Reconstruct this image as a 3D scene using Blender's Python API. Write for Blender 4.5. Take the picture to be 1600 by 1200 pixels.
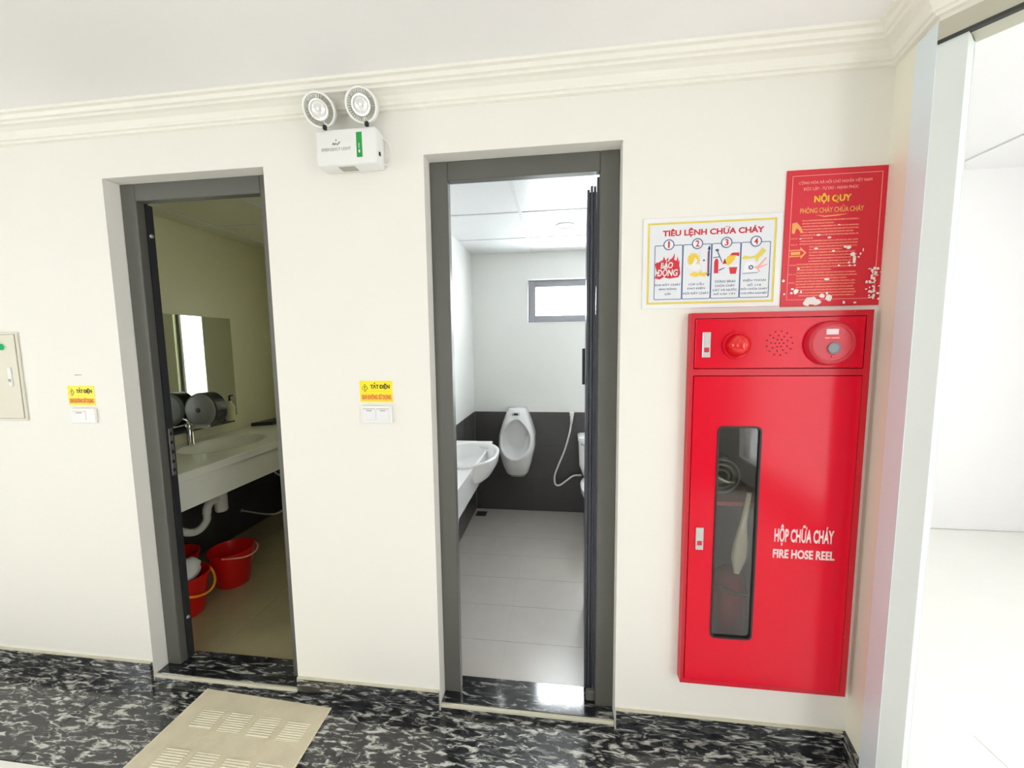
import bpy, bmesh, math, random
from mathutils import Vector, Matrix
random.seed(7)
for o in list(bpy.data.objects): bpy.data.objects.remove(o)
scene = bpy.context.scene
COL = scene.collection

# ------------------------------------------------------------------ camera
cam_d = bpy.data.cameras.new('camera'); cam = bpy.data.objects.new('camera', cam_d); COL.objects.link(cam)
cam_d.sensor_fit = 'HORIZONTAL'; cam_d.sensor_width = 36.0; cam_d.lens = 36.0 * 607.4 / 1600.0
cam_d.clip_start = 0.02; cam_d.clip_end = 200
Rv = Vector((0.99251193, 0.12161392, -0.01140742)); Uv = Vector((-0.00022139, 0.09518124, 0.99545994))
Fv = Vector((-0.12214756, 0.98800333, -0.09449544))
cam.matrix_world = Matrix(((Rv.x, Uv.x, -Fv.x, 0.0), (Rv.y, Uv.y, -Fv.y, -1.44), (Rv.z, Uv.z, -Fv.z, 1.5092), (0, 0, 0, 1)))
scene.camera = cam

# ------------------------------------------------------------------ world / light / exposure
world = bpy.data.worlds.new('sky'); scene.world = world; world.use_nodes = True
wn = world.node_tree.nodes; wl = world.node_tree.links
bg = wn['Background']; bg.inputs['Color'].default_value = (0.95, 0.975, 1.0, 1); bg.inputs['Strength'].default_value = 14.0
vs = scene.view_settings
vs.view_transform = 'Standard'; vs.look = 'None'; vs.gamma = 1.0; vs.use_curve_mapping = False
vs.exposure = 1.31
scene.cycles.use_denoising = True; scene.cycles.use_adaptive_sampling = True; scene.cycles.adaptive_threshold = 0.015
scene.cycles.max_bounces = 9; scene.cycles.diffuse_bounces = 5; scene.cycles.glossy_bounces = 4
scene.cycles.sample_clamp_indirect = 6.0

def portal(name, loc, rot, sx, sy):
    l = bpy.data.lights.new(name, 'AREA'); l.shape = 'RECTANGLE'; l.size = sx; l.size_y = sy
    l.cycles.is_portal = True
    o = bpy.data.objects.new(name, l); o.location = loc; o.rotation_euler = rot; COL.objects.link(o)
FACADE = [(-2.0, -1.0)]            # span of the unseen window added to the facade behind the camera
for i_, (a_, b_) in enumerate(FACADE): portal('facade_portal', ((a_+b_)/2, -5.1, 1.175), (math.pi/2, 0, 0), b_-a_, 2.15)
portal('lobby_portal', (4.32, -0.5, 1.55), (0, math.pi/2, 0), 1.5, 1.6)
portal('corridor_end_portal', (-4.32, -2.25, 1.4), (0, -math.pi/2, 0), 1.5, 1.3)
portal('hall_side_portal', (2.13, -2.4, 1.25), (0, math.pi/2, 0), 2.0, 1.6)
portal('window_portal', (0.21, 2.17, 1.905), (-math.pi/2, 0, 0), 0.97, 0.36)
portal('added_window_portal', (0.51, 2.17, 1.31), (-math.pi/2, 0, 0), 0.38, 0.62)
portal('frosted_portal', (-1.56, 2.11, 1.5), (-math.pi/2, 0, 0), 0.32, 1.2)

# ------------------------------------------------------------------ helpers
def S(r, g, b):
    f = lambda c: (c/255/12.92) if c/255 <= 0.04045 else ((c/255+0.055)/1.055)**2.4
    return (f(r), f(g), f(b), 1)
WL = {}
def wloc(o): return WL.get(o.name, Vector((0, 0, 0)))
def thing(name, label, cat, loc=(0, 0, 0), group=None, kind=None):
    o = bpy.data.objects.new(name, None); COL.objects.link(o); o.location = loc; o.empty_display_size = .05
    WL[o.name] = Vector(loc)
    tag(o, label, cat, group, kind); return o
def tag(o, label=None, cat=None, group=None, kind=None):
    if label: o['label'] = label
    if cat: o['category'] = cat
    if group: o['group'] = group
    if kind: o['kind'] = kind
    return o
def obj(name, bm, m, parent=None, smooth=False):
    me = bpy.data.meshes.new(name)
    if isinstance(bm, bmesh.types.BMesh):
        bmesh.ops.recalc_face_normals(bm, faces=bm.faces) if not getattr(bm, '_keep', False) else None
        bm.to_mesh(me); bm.free()
    else:
        me = bm; me.name = name
    vs_ = me.vertices
    lo = Vector((min(v.co.x for v in vs_), min(v.co.y for v in vs_), min(v.co.z for v in vs_)))
    hi = Vector((max(v.co.x for v in vs_), max(v.co.y for v in vs_), max(v.co.z for v in vs_)))
    c = Vector(((lo.x+hi.x)/2, (lo.y+hi.y)/2, lo.z))
    me.transform(Matrix.Translation(-c))
    me.materials.clear(); me.materials.append(m)
    if smooth:
        for p in me.polygons: p.use_smooth = True
    o = bpy.data.objects.new(name, me); COL.objects.link(o)
    WL[o.name] = c
    if parent: o.parent = parent; o.location = c - wloc(parent)
    else: o.location = c
    return o
def smooth_by_angle(o, ang=40):
    me = o.data
    for p in me.polygons: p.use_smooth = True
    bm = bmesh.new(); bm.from_mesh(me)
    for e in bm.edges:
        e.smooth = len(e.link_faces) == 2 and e.calc_face_angle(0) < math.radians(ang)
    bm.to_mesh(me); bm.free(); return o
def struct(name, bm, m, parent=None):
    o = obj(name, bm, m, parent)
    if not parent: o['kind'] = 'structure'
    return o
def B(): return bmesh.new()
def box(bm, x0, x1, y0, y1, z0, z1, bev=0, seg=1):
    vs_ = [bm.verts.new(p) for p in ((x0,y0,z0),(x1,y0,z0),(x1,y1,z0),(x0,y1,z0),(x0,y0,z1),(x1,y0,z1),(x1,y1,z1),(x0,y1,z1))]
    fs = [bm.faces.new([vs_[i] for i in f]) for f in ((3,2,1,0),(4,5,6,7),(0,1,5,4),(1,2,6,5),(2,3,7,6),(3,0,4,7))]
    if bev:
        es = list({e for f in fs for e in f.edges})
        bmesh.ops.bevel(bm, geom=es, offset=bev, segments=seg, affect='EDGES', profile=0.5)
    return bm
def mbox(*a, **k): return box(B(), *a, **k)
def prism_xy(bm, pts, z0, z1):
    a = [bm.verts.new((x, y, z0)) for x, y in pts]; b = [bm.verts.new((x, y, z1)) for x, y in pts]; n = len(pts)
    bm.faces.new(a[::-1]); bm.faces.new(b)
    for i in range(n): bm.faces.new((a[i], a[(i+1) % n], b[(i+1) % n], b[i]))
    return bm
def poly_xz(bm, pts, Y, t=0.0006):
    """flat piece on the wall facing the hall, a fraction of a millimetre thick"""
    a = [bm.verts.new((x, Y, z)) for x, z in pts]; b = [bm.verts.new((x, Y+t, z)) for x, z in pts]; n = len(pts)
    bm.faces.new(a); bm.faces.new(b[::-1])
    for i in range(n): bm.faces.new((a[i], b[i], b[(i+1) % n], a[(i+1) % n]))
    return bm
def circle_pts(cx, cz, r, n=24, rz=None):
    rz = rz or r
    return [(cx + r*math.cos(2*math.pi*i/n), cz + rz*math.sin(2*math.pi*i/n)) for i in range(n)]
def ring_xz(bm, cx, cz, r0, r1, Y, n=28, t=0.0006):
    for i in range(n):
        a0, a1 = 2*math.pi*i/n, 2*math.pi*(i+1)/n
        poly_xz(bm, [(cx+r0*math.cos(a0), cz+r0*math.sin(a0)), (cx+r1*math.cos(a0), cz+r1*math.sin(a0)),
                     (cx+r1*math.cos(a1), cz+r1*math.sin(a1)), (cx+r0*math.cos(a1), cz+r0*math.sin(a1))], Y, t)
    return bm
def loft(bm, rings, cap0=True, cap1=True):
    R_ = [[bm.verts.new(p) for p in r] for r in rings]
    n = len(R_[0])
    for a, b in zip(R_[:-1], R_[1:]):
        for i in range(n): bm.faces.new((a[i], a[(i+1) % n], b[(i+1) % n], b[i]))
    if cap0: bm.faces.new(R_[0][::-1])
    if cap1: bm.faces.new(R_[-1])
    return bm
def lathe(bm, prof, org, axis, n=28, cap0=True, cap1=True):
    """prof: (distance along axis, radius)"""
    ax = Vector(axis).normalized(); u = ax.orthogonal().normalized(); v = ax.cross(u); o = Vector(org)
    rings = [[tuple(o + ax*d + (u*math.cos(2*math.pi*i/n) + v*math.sin(2*math.pi*i/n))*max(r, 1e-5)) for i in range(n)] for d, r in prof]
    return loft(bm, rings, cap0, cap1)
def catmull(pts, k=8):
    P = [Vector(p) for p in pts]; P = [P[0]*2-P[1]] + P + [P[-1]*2-P[-2]]; out = []
    for i in range(1, len(P)-2):
        for j in range(k):
            t = j/k; a, b, c, d = P[i-1], P[i], P[i+1], P[i+2]
            out.append(0.5*((2*b)+(c-a)*t+(2*a-5*b+4*c-d)*t*t+(3*b-a-3*c+d)*t**3))
    out.append(P[-2]); return out
def tube(bm, pts, r, n=10, spline=True, k=8):
    P = catmull(pts, k) if spline else [Vector(p) for p in pts]
    rings = []; up = None
    for i, p in enumerate(P):
        d = (P[min(i+1, len(P)-1)] - P[max(i-1, 0)]).normalized()
        if up is None: up = d.orthogonal().normalized()
        up = (up - d*up.dot(d)).normalized(); w = d.cross(up)
        rr = r(i/(len(P)-1)) if callable(r) else r
        rings.append([tuple(p + (up*math.cos(2*math.pi*j/n) + w*math.sin(2*math.pi*j/n))*rr) for j in range(n)])
    return loft(bm, rings)
def rounded_rect(x0, x1, z0, z1, r, n=6):
    out = []
    for cx, cz, a in ((x1-r, z1-r, 0), (x0+r, z1-r, 90), (x0+r, z0+r, 180), (x1-r, z0+r, 270)):
        for i in range(n+1):
            t = math.radians(a + 90*i/n); out.append((cx + r*math.cos(t), cz + r*math.sin(t)))
    return out
def glyph_mesh(t, bold, shear):
    c = bpy.data.curves.new('glyphs', 'FONT'); c.body = t; c.size = 1.0; c.offset = bold; c.shear = shear; c.resolution_u = 3
    to = bpy.data.objects.new('glyphs_tmp', c); COL.objects.link(to)
    dg = bpy.context.evaluated_depsgraph_get()
    me = bpy.data.meshes.new_from_object(to.evaluated_get(dg)); bpy.data.objects.remove(to); bpy.data.curves.remove(c)
    return me
def text(name, s, x0, x1, z0, z1, Y, m, parent, bold=0.0, shear=0.0, t=0.0006, vert=False):
    plain = s.replace('\u0110', 'D')
    me = glyph_mesh(plain, bold, shear)
    xs = [v.co.x for v in me.vertices]; ys = [v.co.y for v in me.vertices]
    ax, bx, ay, by = min(xs), max(xs), min(ys), max(ys)
    bm = bmesh.new(); bm.from_mesh(me); bpy.data.meshes.remove(me)
    for i, ch in enumerate(s):
        if ch != '\u0110': continue
        g = glyph_mesh('D', bold, shear); gw = max(v.co.x for v in g.vertices)-min(v.co.x for v in g.vertices); gh = max(v.co.y for v in g.vertices); bpy.data.meshes.remove(g)
        g = glyph_mesh(plain[:i+1], bold, shear); right = max(v.co.x for v in g.vertices); bpy.data.meshes.remove(g)
        l_ = right-gw; h_ = 0.055+bold*.6
        ax = min(ax, l_-gw*.16)
        q = [bm.verts.new(p) for p in ((l_-gw*.16, gh*.5-h_, 0.002), (l_+gw*.42, gh*.5-h_, 0.002), (l_+gw*.42, gh*.5+h_, 0.002), (l_-gw*.16, gh*.5+h_, 0.002))]
        bm.faces.new(q)
    for v in bm.verts:
        u = (v.co.x-ax)/(bx-ax); w = (v.co.y-ay)/(by-ay); dy = v.co.z*0.05
        if vert: u, w = 1-w, u
        v.co = Vector((x0 + u*(x1-x0), Y-dy, z0 + w*(z1-z0)))
    r = bmesh.ops.extrude_face_region(bm, geom=bm.faces[:])
    for e in r['geom']:
        if isinstance(e, bmesh.types.BMVert): e.co.y += t
    return obj(name, bm, m, parent)
def frame_with_hole(y0, y1, outer, inner):
    bm = B(); n = len(outer)
    o0 = [bm.verts.new((x, y0, z)) for x, z in outer]; i0 = [bm.verts.new((x, y0, z)) for x, z in inner]
    o1 = [bm.verts.new((x, y1, z)) for x, z in outer]; i1 = [bm.verts.new((x, y1, z)) for x, z in inner]
    for k in range(n):
        j = (k+1) % n
        bm.faces.new((o0[k], o0[j], i0[j], i0[k])); bm.faces.new((o1[j], o1[k], i1[k], i1[j]))
        bm.faces.new((o0[j], o0[k], o1[k], o1[j])); bm.faces.new((i0[k], i0[j], i1[j], i1[k]))
    return bm
def frame_with_hole_xy(z0, z1, pts): return prism_xy(B(), pts, z0, z1)
def copy_tree(o, parent=None):
    c = o.copy(); COL.objects.link(c); WL[c.name] = Vector(wloc(o)); c.parent = parent
    for ch in list(o.children): copy_tree(ch, c)
    return c

# ------------------------------------------------------------------ materials
def mat(name, col, rough=0.5, metal=0.0, var=0.04, vscale=6.0, bump=0.0, bscale=80.0, spec=0.5, coat=0.0, emis=0.0):
    m = bpy.data.materials.new(name); m.use_nodes = True
    nt = m.node_tree; p = nt.nodes['Principled BSDF']
    p.inputs['Roughness'].default_value = rough; p.inputs['Metallic'].default_value = metal
    p.inputs['Specular IOR Level'].default_value = spec
    if coat: p.inputs['Coat Weight'].default_value = coat; p.inputs['Coat Roughness'].default_value = 0.08
    if emis: p.inputs['Emission Color'].default_value = col; p.inputs['Emission Strength'].default_value = emis
    tc = nt.nodes.new('ShaderNodeTexCoord')
    geo = nt.nodes.new('ShaderNodeNewGeometry')
    nz = nt.nodes.new('ShaderNodeTexNoise'); nz.inputs['Scale'].default_value = vscale; nz.inputs['Detail'].default_value = 4
    nt.links.new(geo.outputs['Position'], nz.inputs['Vector'])
    mx = nt.nodes.new('ShaderNodeMix'); mx.data_type = 'RGBA'
    mx.inputs['A'].default_value = tuple(max(0, c*(1-var)) for c in col[:3]) + (1,)
    mx.inputs['B'].default_value = tuple(min(1, c*(1+var)) for c in col[:3]) + (1,)
    nt.links.new(nz.outputs['Fac'], mx.inputs['Factor']); nt.links.new(mx.outputs['Result'], p.inputs['Base Color'])
    if bump:
        n2 = nt.nodes.new('ShaderNodeTexNoise'); n2.inputs['Scale'].default_value = bscale; n2.inputs['Detail'].default_value = 3
        nt.links.new(geo.outputs['Position'], n2.inputs['Vector'])
        b = nt.nodes.new('ShaderNodeBump'); b.inputs['Strength'].default_value = bump; b.inputs['Distance'].default_value = 0.002
        nt.links.new(n2.outputs['Fac'], b.inputs['Height']); nt.links.new(b.outputs['Normal'], p.inputs['Normal'])
    return m
def granite(name, rot=(0, 0, 0.5), scale=(5, 16, 12), lo=0.56, hi=0.68, white=(0.62, 0.62, 0.56), rough=0.12):
    m = bpy.data.materials.new(name); m.use_nodes = True; nt = m.node_tree; p = nt.nodes['Principled BSDF']
    p.inputs['Roughness'].default_value = rough; p.inputs['Specular IOR Level'].default_value = 0.9
    geo = nt.nodes.new('ShaderNodeNewGeometry')
    mp = nt.nodes.new('ShaderNodeMapping'); mp.inputs['Rotation'].default_value = rot; mp.inputs['Scale'].default_value = scale
    nt.links.new(geo.outputs['Position'], mp.inputs['Vector'])
    w = nt.nodes.new('ShaderNodeTexNoise'); w.inputs['Scale'].default_value = 0.9; w.inputs['Detail'].default_value = 2
    nt.links.new(mp.outputs['Vector'], w.inputs['Vector'])
    ad = nt.nodes.new('ShaderNodeVectorMath'); ad.operation = 'MULTIPLY_ADD'
    ad.inputs[1].default_value = (1.5, 1.5, 1.5)
    nt.links.new(w.outputs['Color'], ad.inputs[0]); nt.links.new(mp.outputs['Vector'], ad.inputs[2])
    n = nt.nodes.new('ShaderNodeTexNoise'); n.inputs['Scale'].default_value = 1.6; n.inputs['Detail'].default_value = 7; n.inputs['Roughness'].default_value = 0.62
    n.inputs['Distortion'].default_value = 0.6
    nt.links.new(ad.outputs['Vector'], n.inputs['Vector'])
    r = nt.nodes.new('ShaderNodeValToRGB'); e = r.color_ramp.elements
    e[0].position = lo-0.12; e[0].color = (0.006, 0.007, 0.009, 1); e[1].position = hi; e[1].color = white + (1,)
    q = e.new(lo); q.color = (0.035, 0.037, 0.04, 1)
    nt.links.new(n.outputs['Fac'], r.inputs['Fac']); nt.links.new(r.outputs['Color'], p.inputs['Base Color'])
    return m
def glass_mat(name, tint=(1, 1, 1, 1), rough=0.02, refl=1.5):
    m = bpy.data.materials.new(name); m.use_nodes = True; nt = m.node_tree
    for x in list(nt.nodes):
        if x.type == 'BSDF_PRINCIPLED': nt.nodes.remove(x)
    out = [x for x in nt.nodes if x.type == 'OUTPUT_MATERIAL'][0]
    t = nt.nodes.new('ShaderNodeBsdfTransparent'); t.inputs['Color'].default_value = tint
    g = nt.nodes.new('ShaderNodeBsdfGlossy'); g.inputs['Roughness'].default_value = rough
    lw = nt.nodes.new('ShaderNodeLayerWeight'); lw.inputs['Blend'].default_value = 0.5
    f0 = ((refl-1)/(refl+1))**2
    pw = nt.nodes.new('ShaderNodeMath'); pw.operation = 'POWER'; pw.inputs[1].default_value = 5.0
    nt.links.new(lw.outputs['Facing'], pw.inputs[0])
    f = nt.nodes.new('ShaderNodeMath'); f.operation = 'MULTIPLY_ADD'; f.inputs[1].default_value = 1-f0; f.inputs[2].default_value = f0
    nt.links.new(pw.outputs['Value'], f.inputs[0])
    mx = nt.nodes.new('ShaderNodeMixShader')
    nt.links.new(f.outputs['Value'], mx.inputs[0]); nt.links.new(t.outputs['BSDF'], mx.inputs[1]); nt.links.new(g.outputs['BSDF'], mx.inputs[2])
    nt.links.new(mx.outputs['Shader'], out.inputs['Surface'])
    return m
def frosted_mat(name, col):
    m = bpy.data.materials.new(name); m.use_nodes = True; nt = m.node_tree
    for x in list(nt.nodes):
        if x.type == 'BSDF_PRINCIPLED': nt.nodes.remove(x)
    out = [x for x in nt.nodes if x.type == 'OUTPUT_MATERIAL'][0]
    t = nt.nodes.new('ShaderNodeBsdfTranslucent'); t.inputs['Color'].default_value = col
    nt.links.new(t.outputs['BSDF'], out.inputs['Surface']); return m
def worn_red(name, base, chip, thr):
    """red paint with chipped spots of its own"""
    m = mat(name, base, 0.32, var=0.05); nt = m.node_tree; p = nt.nodes['Principled BSDF']
    geo = nt.nodes.new('ShaderNodeNewGeometry'); n = nt.nodes.new('ShaderNodeTexNoise'); n.inputs['Scale'].default_value = 140; n.inputs['Detail'].default_value = 5
    nt.links.new(geo.outputs['Position'], n.inputs['Vector'])
    r = nt.nodes.new('ShaderNodeValToRGB'); r.color_ramp.elements[0].position = thr; r.color_ramp.elements[1].position = thr+0.04
    nt.links.new(n.outputs['Fac'], r.inputs['Fac'])
    old = p.inputs['Base Color'].links[0].from_socket
    mx = nt.nodes.new('ShaderNodeMix'); mx.data_type = 'RGBA'; mx.inputs['B'].default_value = chip
    nt.links.new(r.outputs['Color'], mx.inputs['Factor']); nt.links.new(old, mx.inputs['A']); nt.links.new(mx.outputs['Result'], p.inputs['Base Color'])
    return m
def fine_print(name, base, ink):
    """rows of print too small to read: ink broken up along x"""
    m = mat(name, base, 0.45); nt = m.node_tree; p = nt.nodes['Principled BSDF']
    geo = nt.nodes.new('ShaderNodeNewGeometry'); mp = nt.nodes.new('ShaderNodeMapping'); mp.inputs['Scale'].default_value = (420, 1, 260)
    nt.links.new(geo.outputs['Position'], mp.inputs['Vector'])
    n = nt.nodes.new('ShaderNodeTexNoise'); n.inputs['Scale'].default_value = 1; n.inputs['Detail'].default_value = 2
    nt.links.new(mp.outputs['Vector'], n.inputs['Vector'])
    r = nt.nodes.new('ShaderNodeValToRGB'); r.color_ramp.elements[0].position = .4; r.color_ramp.elements[1].position = .5
    r.color_ramp.elements[0].color = base; r.color_ramp.elements[1].color = ink
    nt.links.new(n.outputs['Fac'], r.inputs['Fac']); nt.links.new(r.outputs['Color'], p.inputs['Base Color'])
    return m
def embossed(name, col, scale=42):
    """ceiling panel with a pressed dot pattern"""
    m = mat(name, col, 0.36, var=0.02); nt = m.node_tree; p = nt.nodes['Principled BSDF']
    geo = nt.nodes.new('ShaderNodeNewGeometry'); mp = nt.nodes.new('ShaderNodeMapping'); mp.inputs['Rotation'].default_value = (0, 0, math.pi/4)
    mp.inputs['Scale'].default_value = (scale, scale, scale)
    nt.links.new(geo.outputs['Position'], mp.inputs['Vector'])
    v = nt.nodes.new('ShaderNodeTexVoronoi'); v.inputs['Randomness'].default_value = 0.0; v.inputs['Scale'].default_value = 1.0
    nt.links.new(mp.outputs['Vector'], v.inputs['Vector'])
    b = nt.nodes.new('ShaderNodeBump'); b.inputs['Strength'].default_value = 0.35; b.inputs['Distance'].default_value = 0.004
    nt.links.new(v.outputs['Distance'], b.inputs['Height']); nt.links.new(b.outputs['Normal'], p.inputs['Normal'])
    return m
def ribbed(name, col, scale, axis='Y', strength=0.6, rough=0.9):
    m = mat(name, col, rough, var=0.12, vscale=14); nt = m.node_tree; p = nt.nodes['Principled BSDF']
    geo = nt.nodes.new('ShaderNodeNewGeometry'); w = nt.nodes.new('ShaderNodeTexWave'); w.bands_direction = axis; w.inputs['Scale'].default_value = scale
    w.inputs['Distortion'].default_value = 0.15
    nt.links.new(geo.outputs['Position'], w.inputs['Vector'])
    b = nt.nodes.new('ShaderNodeBump'); b.inputs['Strength'].default_value = strength; b.inputs['Distance'].default_value = 0.002
    nt.links.new(w.outputs['Fac'], b.inputs['Height']); nt.links.new(b.outputs['Normal'], p.inputs['Normal'])
    return m

M = {}
M['wall'] = mat('cream_wall_paint', S(239, 237, 229), 0.6, var=0.012, vscale=2, bump=0.05, bscale=60)
M['wall_side'] = mat('warm_cream_wall_paint', S(245, 243, 226), 0.6, var=0.015, vscale=2)
M['ceil'] = mat('ceiling_paint', S(248, 247, 246), 0.7, var=0.01, vscale=1.5)
M['crown'] = mat('plaster_moulding', S(242, 240, 230), 0.5, var=0.01)
M['white'] = mat('white_plastic', S(238, 238, 236), 0.35, var=0.015)
M['postwhite'] = mat('bounce_cooled_white_powder_coat', S(228, 241, 246), 0.35, var=0.02)  # white cooled in colour to offset red light bounced from the cabinet
M['whiteframe'] = mat('white_powder_coat', S(236, 236, 238), 0.35, var=0.02)
M['paleframe'] = mat('pale_green_white_powder_coat', S(226, 233, 230), 0.35, var=0.02)
M['headermetal'] = mat('beige_header_metal', S(190, 188, 170), 0.5, var=0.04)
M['darkgap'] = mat('dark_gap_shade', S(60, 60, 56), 0.7)
M['frame'] = mat('grey_powder_coated_aluminium', S(98, 98, 92), 0.42, metal=0.15, var=0.05, vscale=20)
M['winframe'] = mat('glare_lightened_window_aluminium', S(140, 140, 146), 0.4, metal=0.1)  # dark grey lightened in colour to stand for the window's glare
M['leaf'] = mat('dark_grey_door_aluminium', S(72, 76, 86), 0.35, metal=0.2, var=0.05)
M['rebate'] = mat('black_rubber_rebate', S(38, 39, 42), 0.6)
M['steel'] = mat('brushed_steel', S(200, 200, 200), 0.28, metal=0.9)
M['chrome'] = mat('chrome', S(215, 215, 215), 0.08, metal=1.0)
M['granite_f'] = granite('black_granite_floor', (0, 0, 0.35), (11, 36, 14), 0.51, 0.63)
M['granite_b'] = granite('black_granite_baseboard', (0, 0.12, 0), (9, 10, 46), 0.52, 0.66)
M['granite_t'] = granite('black_granite_threshold', (0, 0, -0.9), (7, 40, 10), 0.55, 0.70, rough=0.1)
M['grout'] = mat('grey_grout', S(170, 168, 150), 0.9)
M['stone_edge'] = mat('cream_grout_edge', S(206, 202, 180), 0.7, var=0.12, vscale=30)
M['palefloor'] = mat('pale_polished_tile', S(246, 244, 238), 0.15, var=0.02, vscale=4)
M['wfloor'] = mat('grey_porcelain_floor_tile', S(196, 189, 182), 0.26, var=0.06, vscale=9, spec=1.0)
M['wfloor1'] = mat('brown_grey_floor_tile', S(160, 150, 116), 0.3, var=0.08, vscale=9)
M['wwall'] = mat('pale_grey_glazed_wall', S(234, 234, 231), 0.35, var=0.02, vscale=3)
M['wwall1'] = mat('olive_lit_cream_glazed_wall', S(228, 224, 190), 0.35, var=0.02, vscale=3)  # olive cast of the dim room light put into the cream colour
M['wtile'] = mat('charcoal_wall_tile', S(74, 72, 72), 0.3, var=0.10, vscale=12)
M['wgrout'] = mat('dark_grout', S(70, 68, 68), 0.9)
M['fgrout'] = mat('floor_grout', S(178, 172, 166), 0.8)
M['panel_plain'] = embossed('white_ceiling_panel_embossed', S(232, 233, 234))
M['tbar'] = mat('white_ceiling_grid_bar', S(222, 222, 222), 0.4)
M['panel1'] = mat('washroom_ceiling_panel', S(214, 212, 184), 0.5)
M['ceramic'] = mat('white_glazed_ceramic', S(240, 240, 240), 0.1, var=0.01, coat=0.4)
M['counter1'] = mat('pale_solid_surface', S(246, 245, 232), 0.22, var=0.03, vscale=20)
M['mirror'] = mat('mirror_silver', S(225, 230, 225), 0.02, metal=1.0, var=0.0)
M['glass'] = glass_mat('clear_glass', (0.96, 0.98, 0.98, 1))
M['suncontrol'] = glass_mat('sun_control_glass', (0.375, 0.373, 0.37, 1))  # tints set how much light the added windows let in
M['suncontrol_l'] = glass_mat('light_tinted_glass', (0.465, 0.465, 0.465, 1))
M['suncontrol_d'] = glass_mat('deep_tinted_glass', (0.46, 0.46, 0.46, 1))
M['frosted'] = frosted_mat('frosted_window_glass', (0.36, 0.365, 0.325, 1))
M['smoked'] = glass_mat('cabinet_glass', (0.8, 0.8, 0.78, 1), 0.03, 1.7)
M['red'] = mat('red_gloss_paint', S(224, 4, 42), 0.16, var=0.03, vscale=3, spec=0.28)
M['red_worn'] = worn_red('red_paint_chipped_edge', S(204, 16, 40), S(226, 176, 172), 0.70)
M['red_dark'] = mat('dark_red_inside', S(150, 30, 40), 0.6, var=0.08)
M['cabinside'] = mat('dark_cabinet_inside', S(44, 30, 32), 0.7)
M['hole'] = mat('speaker_hole_black', S(90, 8, 26), 0.9)
M['redlens'] = mat('red_lamp_plastic', S(226, 10, 16), 0.12, var=0.02, coat=0.6)
M['cpoint'] = mat('call_point_red_plastic', S(206, 44, 62), 0.3, var=0.03)
M['greybtn'] = mat('grey_plastic_button', S(136, 142, 146), 0.35)
M['gasket'] = mat('black_rubber_seal', S(40, 34, 36), 0.5)
M['hose'] = mat('woven_canvas_hose', S(206, 198, 180), 0.8, var=0.08, vscale=40)
M['letter'] = mat('white_lettering', S(246, 226, 226), 0.5)
M['signwhite'] = mat('white_sign_board', S(238, 238, 240), 0.3, var=0.008)
M['signgrey'] = mat('pale_print_field', S(228, 231, 236), 0.35, var=0.008)
M['gold'] = mat('gold_print', S(226, 208, 96), 0.4)
M['blue'] = mat('blue_print', S(60, 90, 140), 0.4)
M['greyblue'] = mat('grey_blue_print', S(80, 92, 136), 0.4)
M['redink'] = mat('red_print', S(214, 40, 56), 0.4)
M['yellowink'] = mat('yellow_print', S(238, 200, 60), 0.4)
M['poster_red'] = mat('red_poster_face', S(216, 36, 54), 0.4, var=0.06, vscale=8)
M['poster_line'] = mat('pale_pink_print', S(248, 168, 158), 0.5)
M['poster_gold'] = mat('golden_yellow_print', S(250, 206, 60), 0.45)
M['poster_orange'] = mat('light_orange_print', S(244, 170, 96), 0.45)
M['fine'] = fine_print('fine_print_rows', S(216, 40, 56), S(244, 146, 118))
M['chip'] = mat('bare_worn_patch', S(244, 236, 232), 0.6)
M['stickyellow'] = mat('yellow_sticker', S(252, 232, 30), 0.4, var=0.03)
M['stickorange'] = mat('orange_red_print', S(226, 120, 30), 0.5)
M['stickband'] = mat('amber_sticker_band', S(252, 206, 80), 0.45)
M['black'] = mat('black_print', S(40, 34, 20), 0.5)
M['green'] = mat('green_label', S(28, 158, 72), 0.4)
M['greenlamp'] = mat('green_button_lens', S(40, 200, 130), 0.2)
M['greentext'] = mat('dark_teal_print', S(70, 110, 104), 0.5)
M['greytext'] = mat('faded_grey_print', S(172, 168, 156), 0.5)
M['lens'] = mat('ribbed_clear_lens', S(168, 168, 156), 0.2, metal=0.35)
M['reflector'] = mat('bright_reflector', S(242, 242, 242), 0.12, metal=0.6)
M['panelbox'] = mat('beige_enamelled_steel', S(226, 222, 206), 0.4)
M['paneldoor'] = mat('beige_enamelled_steel_door', S(224, 220, 202), 0.4)
M['mat'] = ribbed('beige_woven_mat', S(226, 216, 188), 60, 'X', 0.6)
M['matlight'] = ribbed('cream_ribbed_patch', S(238, 230, 204), 34, 'Y', 0.9)
M['bucket'] = mat('red_bucket_plastic', S(214, 22, 18), 0.3, var=0.05)
M['handle_y'] = mat('yellow_handle_plastic', S(240, 150, 24), 0.4)
M['cloth'] = mat('white_cloth', S(230, 230, 226), 0.85, var=0.06, vscale=30)
M['pvc'] = mat('white_pvc', S(228, 226, 214), 0.35)
M['dispenser'] = mat('grey_smoked_plastic', S(150, 150, 146), 0.25)
M['darkplastic'] = mat('dark_grey_plastic', S(46, 46, 44), 0.35)
M['bottle'] = mat('pale_soap_bottle', S(216, 214, 170), 0.3)
M['downlight'] = mat('downlight_diffuser', S(240, 240, 240), 0.4)

# ------------------------------------------------------------------ THE SETTING
CEIL = 2.445
P1 = Vector((1.042, 0.0, 0)); P2 = Vector((1.0, -0.192, 0)); DO = Vector((0.65, -0.76, 0)).normalized()
PEND = P2 + DO*1.55
NO = Vector((DO.y, -DO.x, 0))          # points into the hall
D1 = (-1.851, -1.133, 2.211); D2 = (-0.494, 0.215, 2.211)
T1 = 0.125                              # wall thickness at the doors

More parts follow.
